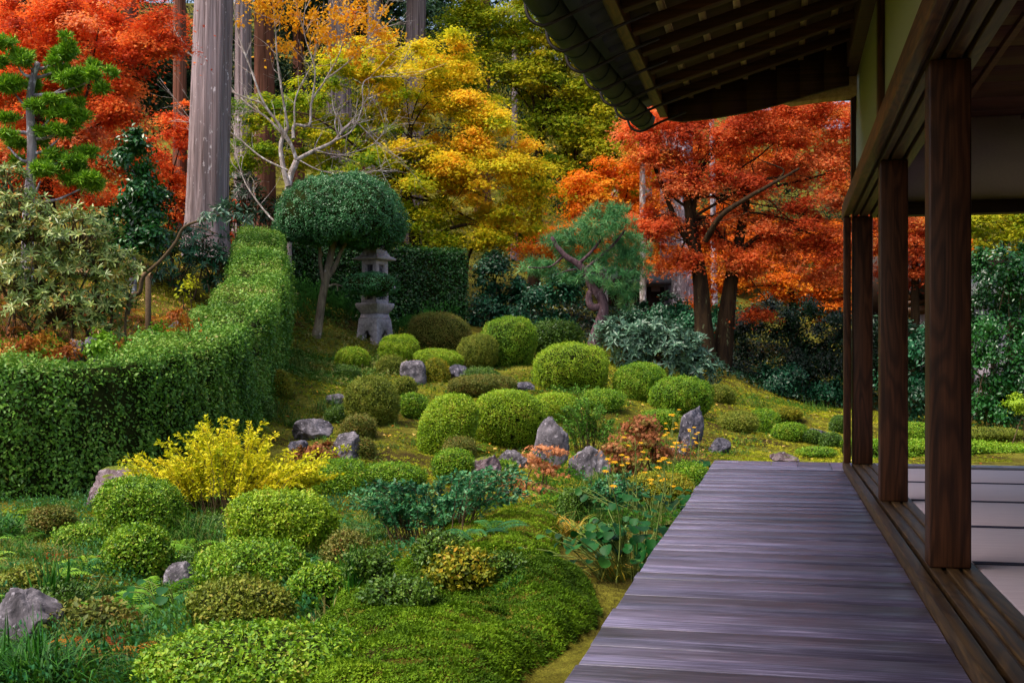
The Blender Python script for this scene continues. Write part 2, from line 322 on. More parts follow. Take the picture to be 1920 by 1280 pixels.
# corner: mitred boards turning along the far side of the room
y = 8.46; k = 0
while y < 9.12:
    y1 = min(y + .17, 9.15); q0 = (y - 8.46) / .69; q1 = (y1 - 8.46) / .69
    prism(mb, [(-.49, y + .003, -.05), (.43 - .92 * 0, y + .003, -.05), (.43, y1 - .003, -.05), (-.49, y1 - .003, -.05)] if False else
          [(-.49 + .0, y + .003, -.05), (.44 - .93 * q0, y + .003, -.05), (.44 - .93 * q1, y1 - .003, -.05), (-.49, y1 - .003, -.05)], (0, 0, .05), g.uniform(.45, 1))
    y = y1
x = -.49
while x < 7:
    x1 = x + g.uniform(.16, .26); lo = lambda a: max(8.46, 8.46 + .69 * (.44 - a) / .93) + .004
    prism(mb, [(x + .002, lo(x), -.05), (x1 - .002, lo(x1), -.05), (x1 - .002, 9.15, -.05), (x + .002, 9.15, -.05)], (0, 0, .051), g.uniform(.4, 1)); x = x1
mb.build('veranda_boards', m_deck, hall, bevel=.004)
mb = MB(); box(mb, (-.46, -1.6, -.2), (-.41, 9.08, -.053)); box(mb, (-.40, 9.03, -.2), (7, 9.08, -.053)); box(mb, (.40, -1.6, -.62), (.43, 8.4, -.053), .3); box(mb, (.44, 8.44, -.62), (7, 8.46, -.054), .3)
mb.build('veranda_beam', w_dark, hall)
for yy in (.2, 2.2, 4.2, 6.2, 8.2, 8.98):
    mb = MB(); box(mb, (-.455, yy - .05, -.75), (-.355, yy + .05, -.203)); mb.build('veranda_stub', w_dark, hall)
# sill with sliding grooves
mb = MB()
for a, bb, z in ((.434, .474, .05), (.474, .496, .012), (.496, .535, .042), (.535, .552, .034), (.552, .59, .042), (.59, .607, .034), (.607, .655, .042)): box(mb, (a + .0005, -1.6, -.06), (bb, 8.655, z), .3 + .5 * (a * 7 % 1))
mb.build('threshold', w_sill, hall, bevel=.002)
mb = MB()
for a, bb, z in ((8.30, 8.36, .042), (8.36, 8.38, .034), (8.38, 8.455, .042)): box(mb, (.656, a + .0005, -.06), (7, bb, z), .5)
mb.build('threshold', w_sill, hall, bevel=.002)
for yy in (0.2, 2.2, 4.21, 6.215, 8.52):
    mb = MB(); box(mb, (.497, yy, .043), (.632, yy + .135, 1.77), g.uniform(0, 1)); mb.build('post', w_post, hall, bevel=.006)
mb = MB(); box(mb, (.437, 8.50, .05), (.484, 8.60, 1.765), .8); mb.build('shutter_jamb', w_post, hall, bevel=.003)
# lintel with its grooves and the outer rail
mb = MB(); box(mb, (.432, -1.6, 1.768), (.475, 8.70, 1.872), .7); mb.build('outer_rail', w_rail, hall, bevel=.004)
mb = MB()
for a, bb, z in ((.476, .50, 1.80), (.50, .53, 1.771), (.53, .55, 1.80), (.55, .60, 1.772), (.60, .62, 1.80), (.62, .66, 1.7715), (.66, .70, 1.83)): box(mb, (a + .0005, -1.6, z), (bb, 8.66, 1.868), .2 + .6 * (a * 9 % 1))
mb.build('lintel', w_sill, hall, bevel=.002)
mb = MB(); box(mb, (.66, 8.48, 1.765), (7, 8.60, 1.855)); mb.build('lintel', w_dark, hall, bevel=.003)
# plaster above the lintel, struts, wall plate
mb = MB(); box(mb, (.52, -1.6, 1.869), (.56, 8.52, 2.9)); mb.build('plaster_wall', m_plas, hall)
for yy in (2.2, 4.21, 6.215): mb = MB(); box(mb, (.488, yy, 1.8725), (.519, yy + .12, 2.75)); mb.build('strut', w_post, hall, bevel=.003)
mb = MB(); box(mb, (.488, 8.52, 1.8725), (.62, 8.64, 2.75)); mb.build('strut', w_post, hall, bevel=.003)
mb = MB(); box(mb, (.44, -1.6, 2.74), (.62, 8.9, 2.93)); mb.build('wall_plate', w_raft, hall, bevel=.01)
mb = MB(); box(mb, (.657, 8.52, 1.857), (7, 8.57, 2.5)); mb.build('plaster_wall', m_plasin, hall)
mb = MB(); box(mb, (.575, -1.6, 1.87), (.61, 8.5, 2.5)); mb.build('inner_wall', m_plasin, hall)
# bracket arm under the wall plate at the corner: tapering, its nose cut round
arm = [(.60, 2.66), (.50, 2.60), (.30, 2.585), (.08, 2.565), (-.02, 2.60), (-.06, 2.66), (-.02, 2.70), (.60, 2.738)]
mb = MB(); prism(mb, [(x, 8.44, z) for x, z in arm], (0, .13, 0)); mb.build('bracket_arm', w_roofb, hall, bevel=.008)
# room
mb = MB(); box(mb, (.656, -1.6, -.06), (7, 8.30, -.02)); mb.build('floor', w_dark, hall)
mb = MB(); yy = -1.6
while yy < 8.5:
    box(mb, (.56, yy + .003, 2.42 + .004 * g.uniform(0, 1)), (7, yy + .41, 2.44), g.uniform(0, 1)); yy += .413
mb.build('ceiling', w_ceil, hall)
for k in range(14): mb = MB(); xx = .67 + .46 * k; box(mb, (xx, -1.6, 2.39), (xx + .035, 8.5, 2.4185), .6); mb.build('ceiling_batten', w_ceil, hall, bevel=.002)
mb = MB(); box(mb, (7.0, -1.6, -.06), (7.1, 8.6, 2.6)); box(mb, (.64, -1.7, -.06), (7.0, -1.6, 2.6)); mb.build('room_wall', m_plasin, hall)
# roof
roof = tag(bpy.data.objects.new('roof', None)); sc.collection.objects.link(roof); roof.parent = hall
SL = .3; zr = lambda x: 2.93 + SL * (x - .5) - .02            # underside of the boards over the rafters
w_y1 = 8.24
for k in range(24):
    yy = 7.86 - .42 * k; mb = MB(); beam(mb, (-.76, yy, zr(-.76) - .03), (.9, yy, zr(.9) - .03), .08, .06, g.uniform(0, 1), up=(0, 0, 1)); mb.build('rafter', w_raft, roof, bevel=.004)
mb = MB()
for k in range(9): xx = -.60 + .185 * k; beam(mb, (xx, -1.9, zr(xx) + .018), (xx, w_y1, zr(xx) + .018), .035, .03, g.uniform(.3, 1))
mb.build('roof_batten', w_roofb, roof)
mb = MB(); xx = -.82
while xx < .9: x1 = xx + .2; beam(mb, (xx + .1, -1.9, zr(xx + .1) + .046 + .012), (xx + .1, w_y1 + .04, zr(xx + .1) + .046 + .012), .205, .018, g.uniform(0, 1), up=(-SL, 0, 1)); xx = x1
mb.build('roof_boards', w_raft, roof)
mb = MB(); beam(mb, (-.79, -1.9, zr(-.79) - .01), (-.79, w_y1, zr(-.79) - .01), .055, .10, .8); beam(mb, (-.835, -1.9, zr(-.83) + .05), (-.835, w_y1 + .02, zr(-.83) + .05), .05, .06, .5); mb.build('eave_board', w_rail, roof, bevel=.004)
# verge board: curved lower edge closing the end of the roof
low = [(1252, 224), (1279, 227), (1336, 221), (1400, 210), (1457, 196), (1500, 183), (1545, 170), (1592, 158)]
poly = [ony(a, bb, 8.22) for a, bb in low]; top = [(p[0], 8.22, zr(p[0]) + .05) for p in poly]
mb = MB()
for i in range(len(poly) - 1): prism(mb, [poly[i], poly[i + 1], top[i + 1], top[i]], (0, .05, 0), .2)
mb.build('verge_board', w_raft, roof)
mb = MB(); box(mb, (.2, 8.55, 2.60), (.5, 8.62, 2.66)); mb.build('tie_bar', w_dark, roof)
# tiles: flat courses with rounded ribs, both slopes
mb = MB(); n = 40
for k in range(46):
    yy = -2.0 + .225 * k; tube(mb, [(-.98, yy, zr(-.98) + .13), (4.2, yy, zr(4.2) + .13)], [.055, .055], 8)
for k in range(24):
    xx = -.99 + .22 * k; beam(mb, (xx, -2.05, zr(xx) + .098 + .01), (xx, 8.42, zr(xx) + .098 + .01), .235, .03, g.uniform(0, 1), up=(-SL - .06, 0, 1))
for k in range(14): xx = 4.25 + .22 * k; beam(mb, (xx, -2.05, zr(8.5 - xx) + .1), (xx, 8.42, zr(8.5 - xx) + .1), .235, .03, g.uniform(0, 1), up=(SL, 0, 1))
mb.build('roof_tiles', m_tile, roof)
mb = MB(); beam(mb, (.6, 3.2, zr(.6) + .075), (4.25, 3.2, zr(4.25) + .075), 10.4, .02, .3); mb.build('roof_boards', w_dark, roof)
mb = MB(); prism(mb, [(.63, 8.60, 2.5), (7.05, 8.60, 2.5), (7.05, 8.60, 3.2), (4.25, 8.60, 4.05), (.63, 8.60, 2.98)], (0, .04, 0)); mb.build('gable_wall', w_dark, roof)
# far eave strip over the room's other veranda
mb = MB(); beam(mb, (.66, 9.0, 2.66), (7, 9.0, 2.66), .9, .05); mb.build('lower_eave', w_raft, roof)
# gutter: half-round copper trough, straps
P = catmull([(-1.07, -1.8, 2.40), (-1.07, 3.0, 2.405), (-1.05, 5.6, 2.415), (-.99, 7.0, 2.435), (-.925, 8.2, 2.46)], 60)
mb = MB(); th = np.linspace(math.pi, 2 * math.pi, 13); rr_ = .078
ring = np.stack([np.cos(th) * rr_, th * 0, np.sin(th) * rr_ * 1.15], -1); ring2 = ring * .93
sec = np.vstack([ring, ring2[::-1]]); ns = len(sec); vv = (P[:, None] + sec[None]).reshape(-1, 3)
i = np.arange(len(P) - 1)[:, None] * ns; j = np.arange(ns)[None]; j2 = (j + 1) % ns
mb.add(vv, np.stack([np.stack([i + j, i + ns + j, i + j2], -1), np.stack([i + j2, i + ns + j, i + ns + j2], -1)]).reshape(-1, 3))
e = (len(P) - 1) * ns; mb.add(vv[e:e + 13], [(0, k + 1, k) for k in range(1, 12)])
for q in range(3, 60, 3):                              # seams of the copper lengths
    c0 = P[q]; tube(mb, [c0 + np.array([math.cos(a), 0, math.sin(a) * 1.15]) * (rr_ + .001) for a in th], [.004], 5)
gut = mb.build('gutter', m_copper, roof, smooth=False)
for k in range(20):
    yy = 8.05 - .46 * k; c0 = np.array([np.interp(yy, P[:, 1], P[:, a]) for a in range(3)])
    pts = [(-.62, yy, zr(-.62) - .12), (-.80, yy, zr(-.8) - .13)] + [tuple(c0 + np.array([x, 0, z])) for x, z in ((.03, -.115), (-.02, -.118), (-.065, -.09), (-.085, -.04), (-.088, .02), (-.075, .03))]
    mb = MB(); tube(mb, catmull(pts, 26), [.0085], 6); mb.build('gutter_strap', m_iron, gut)
# tatami mats
m_tat, nt, b = mat('tatami_straw', .6, .35); f = noise(nt, coords(nt, (6, 160, 1)), 1, 5, .6); rp = ramp(nt, [(.3, C('#c8b0b4')), (.7, C('#dcc8c8'))]); nt.links.new(f, rp.inputs[0]); nt.links.new(rp.outputs[0], b.inputs['Base Color']); bump(nt, b, f, .2, .002)
m_brd = plain('tatami_border', '#2c2838', .8, .2, 80, .2)
ys = [8.285 - .983 * k for k in range(8)]; nth = ['beside the far threshold', 'second from the far threshold', 'level with the middle post', 'one mat nearer than the middle post', 'level with the near post', 'just nearer than the near post', 'second nearer than the near post']
for k in range(7):
    for c_ in range(2):
        if c_ and k > 3: continue
        x0 = .659 + 1.91 * c_; y1, y0 = ys[k], ys[k + 1]
        t = empty('tatami_mat', (x0, y0, -.02), 'pale straw tatami mat ' + nth[k] + (', deeper inside the room' if c_ else ', touching the garden sill'), 'tatami mat', 'tatami mats laid on the hall floor')
        mb = MB(); box(mb, (x0, y0 + .002, -.02), (x0 + 1.905, y1 - .002, .041)); mb.build('straw', m_tat, t, bevel=.004)
        mb = MB(); box(mb, (x0, y0 + .0025, .0415), (x0 + 1.905, y0 + .03, .0435)); box(mb, (x0, y1 - .03, .0415), (x0 + 1.905, y1 - .0025, .0435)); mb.build('cloth_border', m_brd, t)
# ---------------------------------------------------------------- garden builders
m_az = {
 'bright': leafmat('azalea_bright', ['#4a6c0e', '#779a16', '#90b21e', '#a6bc28', '#a8963a'], .2, .5, .3),
 'mid': leafmat('azalea_green', ['#34580e', '#548012', '#74a01a', '#90ac24', '#949030'], .2, .5, .3),
 'olive': leafmat('azalea_olive', ['#465416', '#6a7a1e', '#8a9430', '#988834'], .2, .55, .25),
 'dark': leafmat('azalea_dark', ['#26440f', '#42661a', '#5a7c22', '#74902c'], .15, .45, .35),
 'gold': leafmat('azalea_gold', ['#56691a', '#7c861d', '#a19a22', '#b88a26'], .2, .55, .25),
 'russet': leafmat('shrub_russet', ['#48581c', '#6a7428', '#7e7a32', '#8a6030'], .2, .55, .25)}
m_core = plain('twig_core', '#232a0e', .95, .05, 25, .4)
m_camel = leafmat('camellia_leaf', ['#0f2f12', '#1a4a1a', '#2a6526', '#3b7a34'], .12, .28, .5)
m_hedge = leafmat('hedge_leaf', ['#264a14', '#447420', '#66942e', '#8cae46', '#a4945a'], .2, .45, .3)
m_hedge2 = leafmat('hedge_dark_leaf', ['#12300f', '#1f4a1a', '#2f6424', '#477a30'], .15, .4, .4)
m_ever = leafmat('evergreen_leaf', ['#0d2a16', '#17452a', '#235f3c', '#36784e'], .15, .38, .4)
m_everd = leafmat('deep_evergreen_leaf', ['#08170c', '#0f2813', '#173a1c', '#234e2a'], .12, .4, .4)
m_rho = leafmat('rhododendron_leaf', ['#3a5222', '#5f7a34', '#849a4e', '#a4ac5c', '#b08a34'], .2, .35, .45)
m_rhog = leafmat('rhododendron_grey_leaf', ['#2a4a36', '#43664e', '#5c8064', '#7a9a7c'], .15, .35, .5)
m_red = leafmat('maple_red_leaf', ['#c04420', '#e65c26', '#f47e34', '#f89648', '#f6a47c'], .55, .6, .2)
m_scar = leafmat('maple_scarlet_leaf', ['#b04424', '#d65c2a', '#ec7e3a', '#f09460', '#f4a844'], .55, .6, .2)
m_oran = leafmat('maple_orange_leaf', ['#b8480c', '#e0700f', '#f09018', '#f4ac26'], .4, .6, .2)
m_yel = leafmat('maple_yellow_leaf', ['#5a8014', '#94b01a', '#ccca20', '#f0da2a', '#fad42e', '#f8ac2c'], .5, .6, .2)
m_grn = leafmat('maple_green_leaf', ['#5c7c10', '#8aa016', '#b2b41c', '#d4c222', '#e6bc2a'], .5, .6, .2)
m_topi = leafmat('holly_leaf', ['#1c4424', '#306838', '#4c8a4e', '#78a874'], .12, .35, .45)
m_pine = leafmat('pine_needle', ['#24522c', '#3c7a42', '#5c985a', '#7c9c54', '#9a8a54'], .1, .5, .3)
m_pod = leafmat('podocarpus_needle', ['#365e16', '#64961e', '#9ac82a', '#c4dc44'], .15, .5, .3)
m_cedl = leafmat('cedar_frond', ['#0b1c0e', '#122c14', '#1d3f1c', '#2d5226'], .1, .6, .2)
m_ytop = leafmat('cherry_yellow_leaf', ['#d08a10', '#eaa816', '#f2bc2a', '#e88a1c'], .4, .6, .2)
m_spir = leafmat('spirea_yellow_leaf', ['#94a814', '#c2c41a', '#e0d626', '#ecd030'], .35, .6, .2)
m_nand = leafmat('nandina_teal_leaf', ['#153f26', '#256038', '#3a7c4c', '#5c965c', '#7a9450'], .2, .45, .35)
m_redm = leafmat('nandina_rust_leaf', ['#54481f', '#80502a', '#a05e3a', '#b87e52', '#7a7a34', '#94582c'], .3, .6, .2)
m_coral = leafmat('seedling_coral_leaf', ['#b0703c', '#cc8454', '#d89c70', '#c0ac64'], .35, .6, .2)
m_lgt = leafmat('euonymus_light_leaf', ['#2c5414', '#467620', '#669430', '#8cae4a'], .25, .55, .2)
m_grass = leafmat('sedge_blade', ['#1a3a0e', '#2a5416', '#3f6c20', '#6c7c36', '#968a50'], .2, .6, .15)
m_iris = leafmat('iris_blade', ['#173c0e', '#245614', '#38741c', '#5c8c2a'], .2, .5, .25)
m_lily = leafmat('daylily_blade', ['#4a6a1c', '#86902a', '#b89a34', '#c88a30'], .25, .5, .3)
m_fern = leafmat('fern_frond', ['#3c6a14', '#5c8f1e', '#84b02e', '#a8bc3c'], .3, .5, .3)
m_fernd = leafmat('dark_fern_frond', ['#16441f', '#255f2c', '#3c7c3a', '#5a8c44'], .2, .45, .35)
m_ferno = leafmat('withered_fern_frond', ['#7a3c14', '#a0581c', '#b8782a', '#a89a34'], .3, .6, .2)
m_tsu = leafmat('leopard_plant_leaf', ['#0a2a10', '#123e18', '#1c5420', '#3c6a28'], .1, .5, .14)
m_flow = leafmat('leopard_plant_flower', ['#d89a10', '#ecb818', '#c8801c'], .3, .6, .2)
m_moss = leafmat('moss_tuft', ['#38480a', '#62740f', '#8c941a', '#b2b028', '#8e7a22'], .15, .8, .1)
m_mossn = leafmat('hair_moss', ['#28420a', '#46680c', '#688c14', '#8aa420', '#6a5a1a'], .2, .7, .15)
m_pathm = leafmat('path_moss', ['#3e361e', '#585026', '#746c32', '#5c4628'], .1, .8, .1)
m_fall = leafmat('fallen_leaf', ['#8a3c14', '#b8641c', '#d8a030', '#e0cc80', '#9a2a14'], .1, .7, .2)
m_stem = plain('green_stem', '#6a7a3a', .7, .2, 40, .25)
m_twig = plain('twig', '#5a4a38', .9, .1, 40, .3)
m_bcedar = bark('cedar_bark', '#584a4a', '#a8989c', '#d4ccd2', 26, .35, .61)
m_bcedbr = bark('cedar_bark_brown', '#4a2e20', '#84584a', None, 16, .5)
m_bmap = bark('maple_bark_dark', '#1c120c', '#40301f', '#6a7050', 10, 1.5, .62)
m_bmoss = bark('mossy_bark', '#20200c', '#40401a', '#5a6a28', 8, 1.5, .55)
m_bpale = bark('pale_bark', '#84766e', '#beb2ac', '#e2dad8', 10, 3, .54)
m_bpine = bark('pine_bark', '#32222a', '#6e565c', '#9a8a94', 12, 4, .6)
m_btopi = bark('holly_bark', '#5c5046', '#94866f', '#b8b0a8', 12, 3, .6)
m_bgrey = bark('white_streaked_bark', '#6a6068', '#a8a0a8', '#dcd6e0', 10, 1.5, .54)
m_st1 = stone('garden_stone', ['#282528', '#4c484e', '#787279', '#a49ca8'], 5)
m_st2 = stone('dark_stone', ['#24242c', '#45434e', '#6c6874', '#96929e'], 5)
m_st3 = stone('mossy_stone', ['#2e2426', '#544448', '#7a6a70', '#968a90'], 7, moss='#5a6418')
m_lant = stone('lantern_granite', ['#8c828a', '#aca2aa', '#c4bac0', '#d2cace'], 14, .9, .3)

def superR(n, a, b, p, top, bot):
    h = np.where(n[:, 2] > 0, top, bot)
    return (np.abs(n[:, 0] / a) ** p + np.abs(n[:, 1] / b) ** p + np.abs(n[:, 2] / h) ** p) ** (-1 / p)
SEED = [100]
def nseed(): SEED[0] += 1; return SEED[0]
def bush(label, px, top, base, wd, kind='mid', ls=.018, p=2.35, d=None, lump=.075, cov=2.4, loose=0., group='clipped azalea mounds', cone=0, jit=.5, dep=None):
    s = nseed(); g = rng(s)
    dc = d
    if dc is None:
        _, d0, _ = hit(px, base); dc = d0 + .42 * wd / F * d0
    u = (px - HX) / F * dc; a = wd / 2 / F * dc; b = a * (dep or g.uniform(.85, 1.05)); z0 = float(terrain(u, dc)); zt = EYE + (HY - top) / F * dc
    shx, shy = g.normal(0, .12, 2); H = max(zt - z0, .12); zc = z0 + H * .45; th, bh = H * .55, H * .62
    def surf(n):
        r = superR(n, a, b, p, th, bh) * (1 + lump * noise3(n * 3, s) + lump * .6 * noise3(n * 8, s + 1))
        if cone: r = r * np.where(n[:, 2] > 0, 1 - cone * n[:, 2] * (1 - n[:, 2]) * 1.6, 1)
        q = n * r[:, None]; q[:, 0] += q[:, 2] * shx; q[:, 1] += q[:, 2] * shy; return q
    c = np.array([u, dc, zc]); area = 2.6 * math.pi * ((a + b) / 2 * H) ** 1.0
    n = int(min(42000, cov * area / (ls * ls * .27)))
    n0 = nrm(g.normal(size=(n * 2, 3))); n0 = n0[n0[:, 2] > -.86][:n]; n0 = nrm(n0 * np.array([a, b, (th + bh) / 2])); q = surf(n0)
    N = nrm(q / np.array([a, b, (th + bh) / 2]) ** 2); q = q * (1 - loose * g.uniform(-.6, 1, (len(q), 1)) ** 2 * np.sign(g.uniform(-.3, 1, (len(q), 1)))) - N * (g.uniform(-.7, 2.6, (len(q), 1)) - 1.2 * (g.uniform(0, 1, (len(q), 1)) > .96)) * ls
    T = N * .55 + g.normal(size=q.shape) * .6 + np.array([0, 0, .35]); LN = N * jit + g.normal(size=q.shape) * .5 + np.array([0, 0, .25])
    gap = (noise3(n0 * 6, s + 7) > .95) & (n0[:, 2] < .35); q, N, T, LN, n0 = q[~gap], N[~gap], T[~gap], LN[~gap], n0[~gap]
    rr = np.clip(.46 + .22 * noise3(n0 * 4, s + 3) + g.normal(0, .22, len(q)), 0, 1)
    R_ = np.array([[CT, ST, 0], [-ST, CT, 0], [0, 0, 1]])         # (u,d,z) rows -> world
    mb = MB(); leafset(mb, W(*(q + c).T), LN @ R_, ls * g.uniform(.5, 1.6, len(q)), OVAL, g, T @ R_, rr)
    # twiggy inside
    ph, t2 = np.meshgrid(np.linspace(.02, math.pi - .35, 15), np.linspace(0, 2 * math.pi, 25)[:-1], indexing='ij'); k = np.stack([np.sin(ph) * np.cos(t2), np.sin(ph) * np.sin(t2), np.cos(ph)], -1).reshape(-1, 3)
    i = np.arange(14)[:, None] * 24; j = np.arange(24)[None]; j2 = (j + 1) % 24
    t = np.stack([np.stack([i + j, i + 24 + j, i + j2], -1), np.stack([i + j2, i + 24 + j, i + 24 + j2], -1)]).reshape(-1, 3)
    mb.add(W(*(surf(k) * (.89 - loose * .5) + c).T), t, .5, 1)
    o = mb.build('azalea_bush', [m_az[kind], m_core], loc=W(u, dc, z0))
    return tag(o, label, 'bush', group)

def blobs_pts(blobs, d, n, g, pad=.5, flat=.35, shell=.55, up=1.0, out=.5, depth=.8, cj=.16, lj=.12):
    """n leaf places spread over flattened pads inside the given crown lobes"""
    P, N, C_, O = [], [], [], []; ar = np.array([q[2] * q[3] for q in blobs], float); ar /= ar.sum()
    for q, f in zip(blobs, ar):
        px, py, rx, ry = q[:4]; cb = q[4] if len(q) > 4 else .5; dd = d + (q[5] if len(q) > 5 else 0)
        c = np.array([(px - HX) / F * dd, dd, EYE + (HY - py) / F * dd]); ra = np.array([rx / F * dd, rx / F * dd * depth, ry / F * dd])
        m = max(1, int(n * f)); npad = max(3, int(ra[0] * ra[2] / (pad * pad * flat) * 2.2) + 2)
        dr = nrm(g.normal(size=(npad, 3))) * (shell + (1 - shell) * g.uniform(0, 1, (npad, 1))) ; pc = dr * ra * .92; pj = g.normal(0, cj, npad)
        ps = pad * g.uniform(.6, 1.3, npad); k = g.choice(npad, m, p=ps ** 2 / (ps ** 2).sum())
        rho = np.abs(g.normal(0, .5, m)); an = g.uniform(0, 6.283, m); x = rho * np.cos(an); y = rho * np.sin(an)
        z = g.normal(0, .28, m) * flat - .28 * rho ** 2 * flat * 2
        q_ = pc[k] + np.stack([x, y, z], -1) * ps[k][:, None]
        P.append(c + q_); O.append(nrm(dr[k]))
        N.append(np.array([0, 0, up]) + out * nrm(dr[k] + np.stack([x, y, z], -1)) + g.normal(size=(m, 3)) * .45)
        C_.append(np.clip(cb + pj[k] + g.normal(0, lj, m), 0, 1))
    return np.concatenate(P), np.concatenate(N), np.concatenate(C_), np.concatenate(O)
ROT = np.array([[CT, ST, 0], [-ST, CT, 0], [0, 0, 1]])
def crown(name, blobs, d, n, ls, mats, parent=None, tm=MAPLE, seed=None, loc=None, **k):
    g = rng(seed or nseed()); P, N, r, O = blobs_pts(blobs, d, n, g, **k)
    keep = P[:, 2] > terrain(P[:, 0], P[:, 1]) + .02; P, N, r, O = P[keep], N[keep], r[keep], O[keep]
    mb = MB(); leafset(mb, W(*P.T), N @ ROT, ls * g.uniform(.7, 1.3, len(P)), tm, g, (O * .8 + g.normal(size=P.shape) * .7 + np.array([0, 0, -.25])) @ ROT, r)
    return mb.build(name, mats, parent, loc if loc is not None else (0, 0, 0)), P
def limb(mb, pts, r0, r1, n=14, sides=8, m=0, wob=0, g=None, ridge=0):
    P = catmull(pts, n)
    if wob: P = P + np.cumsum(g.normal(0, wob, P.shape), 0) * np.linspace(0, 1, n)[:, None] * .5
    tube(mb, P, [r0, r1], sides, m, ridge=ridge, seed=n); return P
def tree(name, label, cat, path, rad, blobs, d, n, ls, mleaf, mbark, tm=MAPLE, group=None, base=None, fork=.6, limbs=True, ridge=.05, extra=(), twigs=0, lr=.35, sides=12, **k):
    """path: photo pixels of the trunk from its foot up (px, py[, depth shift]); rad: radii in metres"""
    s = nseed(); g = rng(s)
    pw = [at(q[0], q[1], d + (q[2] if len(q) > 2 else 0)) for q in path]
    u0 = (path[0][0] - HX) / F * d; z0 = float(terrain(u0, d)); pw[0] = np.array([*pw[0][:2], z0 - .06])
    t = empty(name, W(u0, d, z0), label, cat, group)
    mb = MB(); P = catmull(pw, 40); tube(mb, P, rad, sides, 0, ridge=ridge, seed=s)
    if limbs:
        for q in blobs:
            dd = d + (q[5] if len(q) > 5 else 0); c = at(q[0], q[1] + q[3] * .2, dd); a = int(len(P) * g.uniform(fork, .98)); p0 = P[a]
            rr = np.interp(a, np.linspace(0, len(P) - 1, len(np.atleast_1d(rad))), np.atleast_1d(rad)) * lr * g.uniform(.7, 1.1)
            mid = (p0 + c) / 2 + np.array([0, 0, .12 * np.linalg.norm(c - p0)]) + g.normal(0, .1 * np.linalg.norm(c - p0), 3)
            L = limb(mb, [p0, mid, c], rr, rr * .25, 14, 6, 0, .02 * np.linalg.norm(c - p0), g)
            for _ in range(twigs):
                i = g.integers(5, 13); e = L[i] + g.normal(0, 1, 3) * q[2] / F * dd * .6 + np.array([0, 0, .2]); limb(mb, [L[i], (L[i] + e) / 2 + g.normal(0, .12, 3), e], rr * .3, rr * .08, 8, 4, 0, .03, g)
    for pts, r0, r1 in extra: limb(mb, [at(q[0], q[1], d + (q[2] if len(q) > 2 else 0)) for q in pts], r0, r1, 24, 8, 0, .01, g, ridge)
    mb.build('trunk', mbark, t, smooth=True)
    crown('crown', blobs, d, n, ls, mleaf, t, tm, s + 5000, **k)
    return t
def shrub(label, blobs, d, n, ls, mleaf, tm=OVAL, name='shrub', cat='shrub', group=None, stems=0, sm=None, **k):
    q = blobs[0]; u = (q[0] - HX) / F * d; z0 = float(terrain(u, d)); g = rng(nseed()); kk = dict(pad=.28, flat=.7, up=.5, out=.9); kk.update(k)
    loc = W(u, d, z0)
    t = empty(name, loc, label, cat, group)
    if stems:
        mb = MB()
        for i in range(stems):
            b_ = blobs[i % len(blobs)]; dd = d + (b_[5] if len(b_) > 5 else 0); e = at(b_[0] + g.normal(0, .5) * b_[2], b_[1] - g.uniform(-.3, .8) * b_[3], dd)
            uu = (b_[0] + g.normal(0, .3) * b_[2] - HX) / F * dd; f = W(uu, dd, float(terrain(uu, dd)) - .02)
            limb(mb, [f, (f + e) / 2 + g.normal(0, .05, 3), e], .012, .004, 10, 5, 0, .01, g)
        mb.build('stems', sm or m_twig, t)
    crown('foliage', blobs, d, n, ls, mleaf, t, tm, nseed(), **kk); return t
